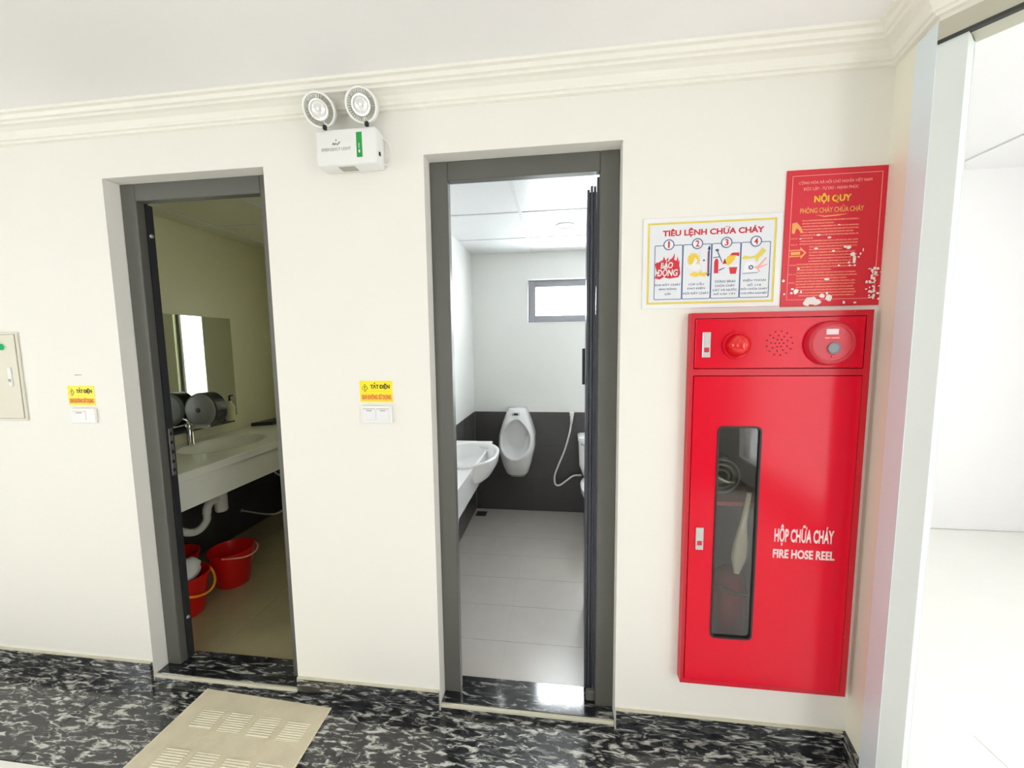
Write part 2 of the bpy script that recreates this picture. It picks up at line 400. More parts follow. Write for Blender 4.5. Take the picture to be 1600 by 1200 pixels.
# hall wall with the two door openings and the cabinet recess
bm = B()
box(bm, -4.2, D1[0], 0, T1, 0, CEIL); box(bm, D1[1], D2[0], 0, T1, 0, CEIL)
box(bm, D1[0], D1[1], 0, T1, D1[2], CEIL); box(bm, D2[0], D2[1], 0, T1, D2[2], CEIL)
box(bm, D2[1], 0.452, 0, T1, 0, CEIL)
box(bm, 0.452, 0.985, 0, 0.22, 1.585, CEIL); box(bm, 0.452, 0.985, 0, 0.22, 0, 0.275); box(bm, 0.452, 0.985, 0.18, 0.22, 0.275, 1.585)
box(bm, 0.43, 0.452, 0.125, 0.22, 0, CEIL)
prism_xy(bm, [(0.985, 0), (1.12, 0), (1.12, 0.22), (0.985, 0.22)], 0, CEIL); box(bm, 0.74, 1.12, 0, 0.22, CEIL, 2.95)
struct('wall_back', bm, M['wall'])
# short return wall, warm cream, up to the white door post
tq = Vector((1.018, -0.112, 0))
struct('wall_right', prism_xy(B(), [(P1.x, P1.y), (tq.x, tq.y), (1.12, -0.112), (1.12, 0)], 0, 2.95), M['wall_side'])
# wall over the angled doorway, and on from its far end to the facade
pa, pb, qa, qb = P2, PEND, PEND - NO*0.12, P2 - NO*0.12
bm = prism_xy(B(), [(tq.x, tq.y), (P2.x, P2.y), (pb.x, pb.y), (qa.x, qa.y), (qb.x, qb.y), (1.12, -0.112)], 2.352, 2.95)
struct('wall_doorway_head', bm, M['wall'])
bm = B()
for y0_, y1_, z0_, z1_ in ((-1.6, PEND.y, 0, 2.95), (-5.1, -3.2, 0, CEIL), (-3.2, -1.6, 0, 0.25), (-3.2, -1.6, 2.25, CEIL)): box(bm, PEND.x, PEND.x+0.12, y0_, y1_, z0_, z1_)
struct('wall_side', bm, M['wall'])
struct('window_9', mbox(PEND.x+.05, PEND.x+.055, -3.2, -1.6, 0.25, 2.25), M['suncontrol'])  # unseen side window, added to light the hall from the right
bm = B()
for y0_, y1_, z0_, z1_ in ((-5.1, -2.9, 0, CEIL), (-1.6, T1, 0, CEIL), (-2.9, -1.6, 0, 0.65), (-2.9, -1.6, 2.15, CEIL)): box(bm, -4.32, -4.2, y0_, y1_, z0_, z1_)
struct('wall_left', bm, M['wall'])
pn = struct('window_4', mbox(-4.265, -4.260, -2.9, -1.6, 0.65, 2.15), M['suncontrol_l'])  # unseen corridor window, added for light from the left
bm = B()
xs_ = [-4.2] + [v for p in FACADE for v in p] + [PEND.x+.12]
for x0, x1 in zip(xs_[0::2], xs_[1::2]): box(bm, x0, x1, -5.1, -4.98, 0, CEIL)
for x0, x1 in FACADE: box(bm, x0, x1, -5.1, -4.98, 0, 0.1); box(bm, x0, x1, -5.1, -4.98, 2.25, CEIL)
struct('wall_facade', bm, M['wall'])
for i_, (x0, x1) in enumerate(FACADE): struct('window_%d' % (5+i_), mbox(x0, x1, -5.045, -5.04, 0.1, 2.25), M['suncontrol'])  # facade window out of view, added as a light source for the hall
bm = prism_xy(B(), [(-4.2, 0), (P1.x, P1.y), (P2.x, P2.y), (PEND.x, PEND.y), (PEND.x, -5.1), (-4.2, -5.1)], CEIL, CEIL+0.12)
struct('ceiling', bm, M['ceil'])

# floor: granite border along the wall, pale tiles beyond
fl = struct('floor', mbox(-4.2, PEND.x+.12, -5.1, 0.13, -0.08, -0.006), M['grout'])
BW = 0.372
for x0, x1 in ((-3.21, -2.012), (-2.009, -0.8115), (-0.8085, 0.389), (0.392, 1.03)):
    obj('granite_slab', mbox(x0, x1, -BW, -0.001, -0.006, 0.0), M['granite_f'], fl)
gx = -4.2
while gx < 1.95:
    gy = -BW-0.003
    while gy > -2.6:
        obj('floor_tile', mbox(gx, gx+0.797, gy-0.797, gy, -0.006, 0.0), M['palefloor'], fl); gy -= 0.8
    gx += 0.8

for x0, x1 in ((1.033, 1.58), (1.583, 2.125)): obj('floor_tile', mbox(x0, x1, -BW, 0.128, -0.006, 0.0), M['palefloor'], fl)
# baseboards in black granite
def base(name, pts, h=0.092):
    return struct(name, prism_xy(B(), pts, 0.0, h), M['granite_b'])
def base_x(name, x0, x1):
    o = base(name, [(x0, -0.012), (x1, -0.012), (x1, 0), (x0, 0)], 0.088)
    g = obj('grout_line', mbox(x0, x1, -0.010, 0, 0.088, 0.094), M['stone_edge'], o); return o
base_x('baseboard_back_left', -4.2, D1[0]-0.004); base_x('baseboard_back_middle', D1[1]+0.002, D2[0]-0.004); base_x('baseboard_back_right', D2[1]+0.004, 1.028)
br = base('baseboard_right', [(1.03, -0.012), (1.0065, -0.112), (1.018, -0.112), (1.042, 0), (1.03, 0)], 0.09)

# crown mouldings
PROF = [(0.0, 2.366), (0.012, 2.368), (0.014, 2.376), (0.022, 2.378), (0.024, 2.388), (0.034, 2.402), (0.050, 2.410), (0.064, 2.412), (0.066, 2.420), (0.076, 2.422),
        (0.082, 2.434), (0.094, 2.436), (0.096, 2.445), (0.0, 2.445)]
def crown(name, path, n0=None, n1=None):
    pts = [Vector((p[0], p[1])) for p in path]; ns = []
    for a, b in zip(pts[:-1], pts[1:]):
        d = (b-a).normalized(); ns.append(Vector((d.y, -d.x)))
    mit = []
    for i in range(len(pts)):
        if i == 0: mit.append(ns[0])
        elif i == len(pts)-1: mit.append(ns[-1])
        else:
            s = ns[i-1]+ns[i]; mit.append(s/ max(0.25, (1+ns[i-1].dot(ns[i]))))
    rings = [[(p.x+m_.x*d, p.y+m_.y*d, z) for d, z in PROF] for p, m_ in zip(pts, mit)]
    return struct(name, loft(B(), rings), M['crown'])
crown('trim_1', [(-4.2, 0), (P1.x, P1.y), (P2.x, P2.y), (PEND.x, PEND.y)])

# doorway on the right: posts and header
d3 = thing('door_3', None, None, (1.0, -0.15, 0), kind='structure')
nq = Vector((-(P2-P1).normalized().y*-1, 0, 0))
bm = prism_xy(B(), [(tq.x-0.008, tq.y), (P2.x-0.002, P2.y), (1.09, -0.19), (1.09, -0.112)], 0, 2.353)
obj('door_post', bm, M['postwhite'], d3)
e2 = P2 + DO*0.055
bm = prism_xy(B(), [(P2.x, P2.y), (e2.x, e2.y), (e2.x+0.065, e2.y+0.055), (1.09, -0.19)], 0, 2.30)
obj('frame_stile', bm, M['paleframe'], d3)
h0 = P2 + NO*0.004; h1 = PEND + NO*0.004; h2 = PEND - NO*0.09; h3 = P2 - NO*0.09
hd = obj('header', prism_xy(B(), [(h0.x, h0.y), (h1.x, h1.y), (h2.x, h2.y), (h3.x, h3.y)], 2.306, 2.354), M['headermetal'], d3)
h0 = P2 + NO*0.006; h1 = PEND + NO*0.006
obj('gap_shade_strip', prism_xy(B(), [(h0.x, h0.y), (h1.x, h1.y), (h1.x-NO.x*.018, h1.y-NO.y*.018), (h0.x-NO.x*.018, h0.y-NO.y*.018)], 2.298, 2.306), M['darkgap'], hd)  # dark strip painted for the shade in the gap under the header

# bright lobby beyond the doorway
lf = struct('floor_lobby', prism_xy(B(), [(0.86, 0.225), (4.2, 0.225), (4.2, 3.4), (0.86, 3.4)], -0.08, -0.004), M['palefloor'])
struct('floor_lobby_front', prism_xy(B(), [(PEND.x+.12, -1.48), (4.2, -1.48), (4.2, 0.225), (1.05, 0.225), (1.05, 0.13), (PEND.x+.12, 0.13)], -0.08, -0.004), M['palefloor'])
struct('wall_lobby_back', mbox(0.86, 4.32, 2.0, 2.12, 0, 3.0), M['ceil'])
bm = B()
box(bm, 4.2, 4.32, -1.48, -1.3, 0, 3.0); box(bm, 4.2, 4.32, 0.3, 2.0, 0, 3.0); box(bm, 4.2, 4.32, -1.3, 0.3, 0, 0.8); box(bm, 4.2, 4.32, -1.3, 0.3, 2.3, 3.0)
struct('wall_lobby_right', bm, M['ceil'])
struct('window_8', mbox(4.26, 4.265, -1.3, 0.3, 0.8, 2.3), M['suncontrol_d'])  # lobby window out of view, added to brighten the lobby
struct('wall_lobby_front', mbox(PEND.x+.12, 4.32, -1.6, -1.48, 0, 3.0), M['ceil'])
lc = struct('ceiling_lobby', mbox(2.876, 4.2, -1.48, 2.0, 2.79, 2.95), M['ceil'])
struct('ceiling_lobby_inner', prism_xy(B(), [(2.87, 2.0), (0.86, 2.0), (0.86, 0.222), (1.125, 0.222), (1.125, -0.1), (2.2, -1.30), (2.2, -1.48), (2.87, -1.48)], 2.80, 2.95), M['ceil'])

# ------------------------------------------------------------------ DOORS
def door(name, D, hinge_right_leaf):
    x0, x1, zt = D
    d = thing(name, None, None, ((x0+x1)/2, 0.09, 0), kind='structure')
    fw = 0.070
    obj('jamb', mbox(x0, x0+fw, 0.062, 0.10, 0.03, zt, bev=0.003), M['frame'], d)
    obj('jamb', mbox(x1-fw, x1, 0.062, 0.10, 0.03, zt, bev=0.003), M['frame'], d)
    obj('head', mbox(x0+fw, x1-fw, 0.062, 0.10, zt-fw, zt, bev=0.003), M['frame'], d)
    # rebate behind the face of the frame
    obj('rebate', mbox(x0, x0+fw+0.001-0.012, 0.10, 0.125, 0.03, zt, bev=0.002), M['rebate'], d)
    obj('rebate', mbox(x1-fw+0.012, x1, 0.10, 0.125, 0.03, zt, bev=0.002), M['rebate'], d)
    obj('rebate', mbox(x0+fw-0.011, x1-fw+0.012, 0.10, 0.125, zt-fw+0.012, zt, bev=0.002), M['rebate'], d)
    th = obj('threshold', mbox(x0+0.001, x1-0.001, 0.010, 0.15, 0.0, 0.030, bev=0.002), M['granite_t'], d)
    obj('nosing', mbox(x0+0.001, x1-0.001, -0.003, 0.010, 0.016, 0.030, bev=0.002), M['stone_edge'], th)
    obj('riser', mbox(x0+0.001, x1-0.001, 0.0, 0.010, 0.0, 0.016), M['granite_b'], th)
    return d
d1 = door('door_1', D1, True)
# the dark closing strip of door 1's jamb with its strike plate and buffers
obj('strike_jamb', mbox(D1[0]+0.048, D1[0]+0.075, 0.101, 0.128, 0.03, 2.14), M['rebate'], d1)
sp = obj('strike_plate', mbox(-1.783, -1.7755, 0.104, 0.124, 0.935, 1.155, bev=0.001), M['steel'], d1)
for z in (0.96, 1.0, 1.045, 1.09, 1.13): obj('latch_slot', mbox(-1.7765, -1.7745, 0.108, 0.120, z-0.007, z+0.007), M['rebate'], sp)
for z in (2.01, 0.235):
    obj('buffer_screw', lathe(B(), [(0, 0.008), (0.004, 0.008), (0.007, 0.004)], (-1.777, 0.113, z), (1, -0.4, 0), 12), M['steel'], d1)
# door 1 leaf: hinged on the right jamb, swung into the room
lf1 = obj('door_leaf', mbox(-1.19, -1.148, 0.13, 0.74, 0.04, 2.13, bev=0.003), M['leaf'], d1)
d2 = door('door_2', D2, True)
# door 2 leaf: opened inwards past square, its profiled hinge stile towards the hall
a = math.radians(3.2)
def leaf_pt(s, t): # s along leaf depth, t across thickness
    return (0.102 + s*math.sin(a) + t*math.cos(a), 0.105 + s*math.cos(a) - t*math.sin(a))
def leaf_prism(s0, s1, t0, t1, z0, z1): return prism_xy(B(), [leaf_pt(s0, t0), leaf_pt(s0, t1), leaf_pt(s1, t1), leaf_pt(s1, t0)], z0, z1)
lf2 = obj('door_leaf', leaf_prism(0.03, 0.62, 0.0, 0.036, 0.045, 2.095), M['leaf'], d2)
for t0, t1, s0, zt in ((0.0, 0.010, 0.012, 2.098), (0.013, 0.022, 0.004, 2.108), (0.025, 0.034, 0.010, 2.108), (0.036, 0.044, 0.0, 2.136)):
    obj('stile_profile', leaf_prism(s0, 0.03 if t0 < 0.035 else 0.026, t0, t1, 0.06, zt), M['leaf'], lf2)
obj('lever_handle', prism_xy(B(), [(0.094, 0.20), (0.104, 0.20), (0.106, 0.24), (0.094, 0.24)], 1.35, 1.50), M['rebate'], lf2)
obj('hinge_foot', mbox(0.108, 0.146, 0.080, 0.10, 0.031, 0.075, bev=0.003), M['frame'], d2)

# ------------------------------------------------------------------ WASHROOM SHELLS
YB = 2.0; XL2 = -0.775; XR2 = 0.75; C2 = 2.316; FZ = 0.015; WZ = 0.93
XL1 = -2.60; XR1 = -0.80; C1 = 2.383
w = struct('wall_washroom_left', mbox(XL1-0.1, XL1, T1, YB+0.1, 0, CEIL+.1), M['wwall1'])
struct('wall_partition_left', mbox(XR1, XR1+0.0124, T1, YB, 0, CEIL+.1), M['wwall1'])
wpr = struct('wall_partition_right', mbox(XR1+0.0126, XL2, T1, YB, 0, CEIL+.1), M['wwall'])
bm = B()
for a_ in ((XL1, -1.72, 0, CEIL+.1), (-1.40, XR1+0.0124, 0, CEIL+.1), (-1.72, -1.40, 0, 0.9), (-1.72, -1.40, 2.1, CEIL+.1)): box(bm, a_[0], a_[1], YB, YB+0.1, a_[2], a_[3])
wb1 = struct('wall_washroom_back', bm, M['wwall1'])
WX0, WX1, WZ0, WZ1 = -0.276, 0.70, 1.722, 2.09
bm = B()
box(bm, XR1+0.0126, WX0, YB, YB+0.16, 0, CEIL+.1); box(bm, WX1, XR2+.1, YB, YB+0.16, 0, CEIL+.1)
box(bm, WX0, 0.32, YB, YB+0.16, 0, WZ0); box(bm, 0.32, WX1, YB, YB+0.16, 0, 1.0); box(bm, 0.32, WX1, YB, YB+0.16, 1.62, WZ0); box(bm, WX0, WX1, YB, YB+0.16, WZ1, CEIL+.1)
wb2 = struct('wall_urinal_back', bm, M['wwall'])
# right wall with an opening for the added, unseen window
bm = B()
box(bm, XR2, XR2+.1, 0.222, 0.35, 0, 2.95); box(bm, XR2, XR2+.1, 1.85, YB, 0, 2.95)
box(bm, XR2, XR2+.1, 0.35, 1.85, 0, 0.95); box(bm, XR2, XR2+.1, 0.35, 1.85, 2.07, 2.95)
struct('wall_urinal_right', bm, M['wwall'])

def tile_wall(parent, axis, fixed, a0, a1, z0, z1, w_, h_, start, m, sgn, g=0.0015, th=0.006):
    """rows of tiles proud of a wall; axis 'x' runs along x at y=fixed, axis 'y' along y at x=fixed"""
    bed = mbox(a0, a1, fixed-th*.6, fixed, z0, z1-0.001) if axis == 'x' else mbox(min(fixed, fixed+sgn*th*.6), max(fixed, fixed+sgn*th*.6), a0, a1, z0, z1-0.001)
    obj('grout_bed', bed, M['wgrout'], parent)
    z = z1
    while z > z0+0.01:
        zb = max(z0, z-h_)
        s = start
        while s < a1-0.005:
            t0, t1 = max(a0, s), min(a1, s+w_)
            if t1-t0 > 0.01:
                if axis == 'x': b_ = mbox(t0+g, t1-g, fixed-th, fixed, zb+g, z-g)
                else: b_ = mbox(min(fixed, fixed+sgn*th), max(fixed, fixed+sgn*th), t0+g, t1-g, zb+g, z-g)
                obj('wall_tile', b_, m, parent)
            s += w_
        z = zb
tile_wall(wb2, 'x', YB, XL2+0.007, XR2, FZ, WZ, 0.6, 0.305, -0.86, M['wtile'], 1)
tile_wall(wpr, 'y', XL2, 0.13, YB-0.007, FZ, WZ, 0.6, 0.305, -0.2, M['wtile'], 1)
tile_wall(w, 'y', XL1, 0.13, YB-0.007, FZ, 0.86, 0.6, 0.29, -0.1, M['wtile'], 1)
tile_wall(wb1, 'x', YB, XL1+0.007, XR1, FZ, 0.86, 0.6, 0.29, -2.7, M['wtile'], 1)

def tile_floor(name, x0, x1, y0, y1, xs, wx, ys, wy, m):
    f = struct(name, mbox(x0, x1, y0, y1, -0.08, FZ-0.0012), M['fgrout'])
    y = ys
    while y < y1:
        x = xs
        while x < x1:
            X0, X1, Y0, Y1 = max(x0, x), min(x1, x+wx), max(y0, y), min(y1, y+wy)
            if X1-X0 > .01 and Y1-Y0 > .01: obj('floor_tile', mbox(X0+.0008, X1-.0008, Y0+.0008, Y1-.0008, FZ-0.0012, FZ), m, f)
            x += wx
        y += wy
    return f
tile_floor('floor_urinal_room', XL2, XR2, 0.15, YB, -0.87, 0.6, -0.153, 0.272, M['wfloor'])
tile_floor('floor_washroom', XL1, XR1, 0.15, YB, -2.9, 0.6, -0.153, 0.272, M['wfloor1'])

def grid_ceiling(name, x0, x1, y0, y1, z, xs, ys, m):
    c = struct(name, mbox(x0, x1, y0, y1, z+0.03, z+0.06), M['ceil'])
    X = [x0]+xs+[x1]; Y = [y0]+ys+[y1]
    for a_, b_ in zip(X[:-1], X[1:]):
        for c_, d_ in zip(Y[:-1], Y[1:]):
            obj('ceiling_panel', mbox(a_+.002, b_-.002, c_+.002, d_-.002, z+0.004, z+0.012), m, c)
    for x in xs: obj('grid_bar', mbox(x-0.011, x+0.011, y0, y1, z, z+0.004), M['tbar'], c)
    for y in ys:
        for a_, b_ in zip(X[:-1], X[1:]): obj('grid_bar', mbox(a_+.012, b_-.012, y-0.011, y+0.011, z, z+0.004), M['tbar'], c)
    return c
grid_ceiling('ceiling_urinal_room', XL2, XR2, T1, YB, C2, [-0.238, 0.36], [0.40, 0.99, 1.545], M['panel_plain'])
grid_ceiling('ceiling_washroom', XL1, XR1, T1, YB, C1, [-2.42, -1.82, -1.22], [0.55, 1.15, 1.75], M['panel1'])

# window in the back wall of the urinal room
wi = thing('window_1', None, None, ((WX0+WX1)/2, YB+0.08, WZ0), kind='structure')
fy0, fy1 = YB+0.055, YB+0.10
obj('window_frame', mbox(WX0, WX0+0.062, fy0, fy1, WZ0, WZ1, bev=0.003), M['winframe'], wi)
obj('window_frame', mbox(WX1-0.062, WX1, fy0, fy1, WZ0, WZ1, bev=0.003), M['winframe'], wi)
obj('window_frame', mbox(WX0+0.062, WX1-0.062, fy0, fy1, WZ0, WZ0+0.062, bev=0.003), M['winframe'], wi)
obj('window_frame', mbox(WX0+0.062, WX1-0.062, fy0, fy1, WZ1-0.058, WZ1, bev=0.003), M['winframe'], wi)
obj('pane', mbox(WX0+0.058, WX1-0.058, YB+0.075, YB+0.079, WZ0+0.058, WZ1-0.054), M['glass'], wi)
bm = B()
for a_ in ((WX0-0.008, WX1+0.008, WZ1, WZ1+0.008), (WX0-0.008, WX1+0.008, WZ0-0.008, WZ0), (WX0-0.008, WX0, WZ0, WZ1), (WX1, WX1+0.008, WZ0, WZ1)):
    box(bm, a_[0], a_[1], YB-0.006, YB+0.002, a_[2], a_[3])
obj('window_trim', bm, M['whiteframe'], wi)
w10 = thing('window_10', None, None, (0.51, YB+.08, 1.0), kind='structure')  # hidden window added over the toilet to brighten the urinal room
obj('window_frame', frame_with_hole(YB+.055, YB+.10, [(.32, 1.0), (.70, 1.0), (.70, 1.62), (.32, 1.62)], [(.36, 1.04), (.66, 1.04), (.66, 1.58), (.36, 1.58)]), M['frame'], w10)
obj('pane', mbox(.355, .665, YB+.075, YB+.079, 1.035, 1.585), M['glass'], w10)
w3 = thing('window_3', None, None, (-1.56, YB+0.05, 0.9), kind='structure')  # hidden frosted window, added to light the left washroom
obj('window_frame', frame_with_hole(YB+.03, YB+.07, [(-1.72, .9), (-1.40, .9), (-1.40, 2.1), (-1.72, 2.1)], [(-1.685, .935), (-1.435, .935), (-1.435, 2.065), (-1.685, 2.065)]), M['frame'], w3)
obj('frosted_pane', mbox(-1.69, -1.43, YB+.048, YB+.052, 0.93, 2.07), M['frosted'], w3)
w2 = thing('window_2', None, None, (XR2+.05, 1.1, 1.15), kind='structure')  # hidden window added to bring lobby light into the urinal room
bm = B()
for y0, y1, z0, z1 in ((0.35, 0.39, 0.95, 2.07), (1.81, 1.85, 0.95, 2.07), (0.39, 1.81, 0.95, 0.99), (0.39, 1.81, 2.03, 2.07), (1.08, 1.12, 0.99, 2.03)):
    box(bm, XR2+.03, XR2+.07, y0, y1, z0, z1)
obj('window_frame', bm, M['frame'], w2)
obj('pane', mbox(XR2+.048, XR2+.052, 0.385, 1.085, 0.985, 2.035), M['glass'], w2); obj('pane', mbox(XR2+.048, XR2+.052, 1.115, 1.815, 0.985, 2.035), M['glass'], w2)

# ------------------------------------------------------------------ FIRE HOSE CABINET
CF = -0.035
cab = thing('fire_hose_cabinet', 'large red steel fire hose cabinet with tall dark window', 'cabinet', (0.72, 0, 0.25))
X0, X1, Z0, Z1 = 0.445, 1.008, 0.256, 1.617
bm = B()
# outer sleeve
for a_ in ((X0, X0+0.012, Z0, Z1), (X1-0.02, X1, Z0, Z1), (X0+0.012, X1-0.02, Z1-0.018, Z1), (X0+0.012, X1-0.02, Z0, Z0+0.016), (X0+0.012, X1-0.02, 1.404, 1.426)):
    box(bm, a_[0], a_[1], CF, -0.0005, a_[2], a_[3])
body = obj('body_frame', bm, M['red_worn'], cab)
bm = B()
box(bm, 0.456, 0.46, -0.02, 0.17, 0.28, 1.58); box(bm, 0.978, 0.982, -0.02, 0.17, 0.28, 1.58)
box(bm, 0.46, 0.978, 0.166, 0.17, 0.28, 1.58); box(bm, 0.46, 0.978, -0.02, 0.166, 0.28, 0.284); box(bm, 0.46, 0.978, -0.02, 0.166, 1.576, 1.58)
obj('inner_box', bm, M['cabinside'], cab)
obj('shelf', mbox(0.461, 0.977, 0.0, 0.165, 0.93, 0.945), M['red_dark'], cab)
up = obj('upper_panel', mbox(X0+0.015, X1-0.023, CF-0.002, CF+0.012, 1.4285, Z1-0.0205, bev=0.0015), M['red'], cab)
# lower door with window cut-out
DX0, DX1, DZ0, DZ1 = X0+0.0145, X1-0.0225, Z0+0.018, 1.4015
GX0, GX1, GZ0, GZ1 = 0.543, 0.686, 0.446, 1.229
door_bm = frame_with_hole(CF-0.002, CF+0.012, rounded_rect(DX0, DX1, DZ0, DZ1, 0.001), rounded_rect(GX0, GX1, GZ0, GZ1, 0.018))
cd = obj('cabinet_door', door_bm, M['red'], cab)
obj('window_seal', frame_with_hole(CF-0.005, CF+0.013, rounded_rect(GX0, GX1, GZ0, GZ1, 0.018), rounded_rect(GX0+.006, GX1-.006, GZ0+.006, GZ1-.006, 0.014)), M['gasket'], cd)
obj('window_glass', mbox(GX0+.004, GX1-.004, CF+0.002, CF+0.005, GZ0+.004, GZ1-.004), M['smoked'], cd)
def latch(parent, x, z0, z1):
    l = obj('latch', mbox(x-0.0135, x+0.0135, CF-0.007, CF-0.002, z0, z1, bev=0.0015), M['steel'], parent)
    obj('latch_button', mbox(x-0.008, x+0.008, CF-0.009, CF-0.0065, z0+0.018, z0+0.034, bev=0.001), M['cpoint'], l)
latch(up, 0.4955, 1.466, 1.552); latch(cd, 0.495, 0.779, 0.862)
# alarm lamp dome
lp = obj('alarm_lamp', lathe(B(), [(0, 0.047), (0.006, 0.046), (0.008, 0.043), (0.009, 0.038)], (0.592, CF-0.002, 1.507), (0, -1, 0), 32), M['red'], up)
obj('lamp_dome', lathe(B(), [(0, 0.038), (0.012, 0.037), (0.024, 0.033), (0.034, 0.025), (0.040, 0.013), (0.042, 0.0005)], (0.592, CF-0.010, 1.507), (0, -1, 0), 32), M['redlens'], lp, True)
# speaker holes
sx, sz = 0.727, 1.512
hole_me = None
pos = [(0, 0)]
for rr, n, off in ((0.013, 6, 0), (0.026, 9, .3), (0.040, 13, 0)):
    pos += [(rr*math.cos(2*math.pi*i/n+off), rr*math.sin(2*math.pi*i/n+off)) for i in range(n)]
for px, pz in pos:
    obj('speaker_hole', lathe(B(), [(0, 0.0024), (0.0006, 0.0024)], (sx+px, CF-0.0019, sz+pz), (0, -1, 0), 8), M['hole'], up)
# manual call point
cx, cz = 0.876, 1.510
cp = obj('call_point', lathe(B(), [(0, 0.073), (0.012, 0.073), (0.020, 0.069), (0.024, 0.062), (0.024, 0.0585), (0.021, 0.057), (0.021, 0.001)], (cx, CF-0.002, cz), (0, -1, 0), 40), M['cpoint'], up)
smooth_by_angle(cp, 30)
yf = CF-0.002-0.021
obj('call_button', lathe(B(), [(0, 0.0185), (0.005, 0.0185), (0.006, 0.016), (0.003, 0.014), (0.003, 0.0005)], (cx+0.004, yf, cz-0.016), (0, -1, 0), 28), M['greybtn'], cp)
obj('test_label', mbox(cx-0.020, cx+0.016, yf-0.001, yf, cz+0.028, cz+0.046), M['letter'], cp)
obj('caption_line', mbox(cx-0.026, cx+0.022, yf-0.001, yf, cz+0.0085, cz+0.010), M['redink'], cp)
for q_, (xa, xb) in enumerate(((-0.024, -0.008), (-0.005, 0.020))): obj('caption_print', mbox(cx+xa, cx+xb, yf-0.0008, yf, cz+0.015, cz+0.019), M['poster_line'], cp)
obj('indicator_lamp', lathe(B(), [(0, 0.004), (0.002, 0.004), (0.003, 0.002)], (cx+0.002, yf, cz-0.043), (0, -1, 0), 12), M['redlens'], cp)
text('lettering', 'HỘP CHỮA CHÁY', 0.744, 0.934, 0.808, 0.886, CF-0.0026, M['letter'], cd, 0.03)
text('lettering', 'FIRE HOSE REEL', 0.742, 0.940, 0.762, 0.795, CF-0.0026, M['letter'], cd, 0.035)
# inside: canvas hose over a peg, rolled hose on the shelf, red reel below
hh = thing('fire_hose', 'pale canvas fire hose hanging behind the cabinet window', 'hose', (0.64, 0.07, 0.70))
bm = B()
path = [(0.668, -0.012, 0.985), (0.660, -0.012, 0.93), (0.652, -0.012, 0.87), (0.648, -0.010, 0.80), (0.645, -0.008, 0.74), (0.64, -0.006, 0.68)]
wd = [0.008, 0.010, 0.013, 0.026, 0.028, 0.010]
P_ = catmull(path, 6); rings = []
for i, p in enumerate(P_):
    t = i/(len(P_)-1)*(len(wd)-1); k = min(int(t), len(wd)-2); ww = wd[k]+(wd[k+1]-wd[k])*(t-k)
    rings.append([(p.x-ww, p.y, p.z), (p.x-ww*.6, p.y-0.007, p.z), (p.x+ww*.6, p.y-0.007, p.z), (p.x+ww, p.y, p.z), (p.x+ww*.6, p.y+0.007, p.z), (p.x-ww*.6, p.y+0.007, p.z)])
obj('hanging_length', loft(bm, rings), M['hose'], hh, True)
rl = thing('hose_roll', 'dark rolled hose on the red shelf inside the fire cabinet', 'hose', (0.62, 0.08, 0.945))
bm = B()
lathe(bm, [(0, 0.075), (0.05, 0.075)], (0.60, 0.11, 1.02), (0, -1, 0), 28); obj('coil', bm, M['darkplastic'], rl)
for r_ in (0.025, 0.045, 0.063):
    bm = B()
    lathe(bm, [(0, r_-0.004), (0.004, r_-0.003), (0.004, r_+0.003), (0, r_+0.004)], (0.60, 0.06, 1.02), (0, -1, 0), 28); obj('coil_turn', bm, M['greybtn'], rl)
bm = B(); tube(bm, [(0.565, 0.05, 1.03), (0.60, 0.04, 1.01), (0.64, 0.045, 1.0)], 0.008); obj('nozzle', bm, M['steel'], rl, True)
hr = thing('hose_reel', 'red hose reel standing in the bottom of the fire cabinet', 'reel', (0.66, 0.08, 0.284))
bm = lathe(B(), [(0, 0.06), (0.30, 0.06), (0.34, 0.05), (0.36, 0.03)], (0.655, 0.09, 0.285), (0, 0, 1), 24); obj('drum', bm, M['red_dark'], hr, True)
bm = tube(B(), [(0.60, 0.03, 0.60), (0.65, 0.025, 0.58), (0.70, 0.03, 0.575)], 0.006); obj('strap', bm, M['gasket'], hr, True)

# ------------------------------------------------------------------ SIGNS ON THE WALL
sg = thing('fire_instruction_sign', 'white board with yellow border and four numbered fire instructions', 'sign', (0.51, 0, 1.636))
sx0, sx1, sz0, sz1 = 0.287, 0.735, 1.637, 1.944
obj('board', mbox(sx0, sx1, -0.005, -0.0005, sz0, sz1, bev=0.001), M['signwhite'], sg)
Y1, Y2, Y3, Y4 = -0.0058, -0.0064, -0.0071, -0.0078
obj('gold_border', frame_with_hole(Y1, -0.0049, [(.302, 1.652), (.717, 1.652), (.717, 1.928), (.302, 1.928)], [(.309, 1.659), (.710, 1.659), (.710, 1.921), (.309, 1.921)]), M['gold'], sg)
obj('print_field', mbox(.309, .710, -0.0054, -0.0049, 1.659, 1.921), M['signgrey'], sg)
text('title', 'TIÊU LỆNH CHỮA CHÁY', .352, .678, 1.877, 1.908, Y1, M['redink'], sg, 0.035)
fx = [.326, .4195, .5135, .607, .7005]; fz0, fz1 = 1.6675, 1.8525
bm = B()
for i in range(4):
    o_ = rounded_rect(fx[i], fx[i+1], fz0, fz1, 0.004, 3); i_ = rounded_rect(fx[i]+.0022, fx[i+1]-.0022, fz0+.0022, fz1-.0022, 0.003, 3)
    t_ = frame_with_hole(Y1, -0.0053, o_, i_); me_ = bpy.data.meshes.new('t'); t_.to_mesh(me_); t_.free(); bm.from_mesh(me_); bpy.data.meshes.remove(me_)
obj('blue_frames', bm, M['blue'], sg)
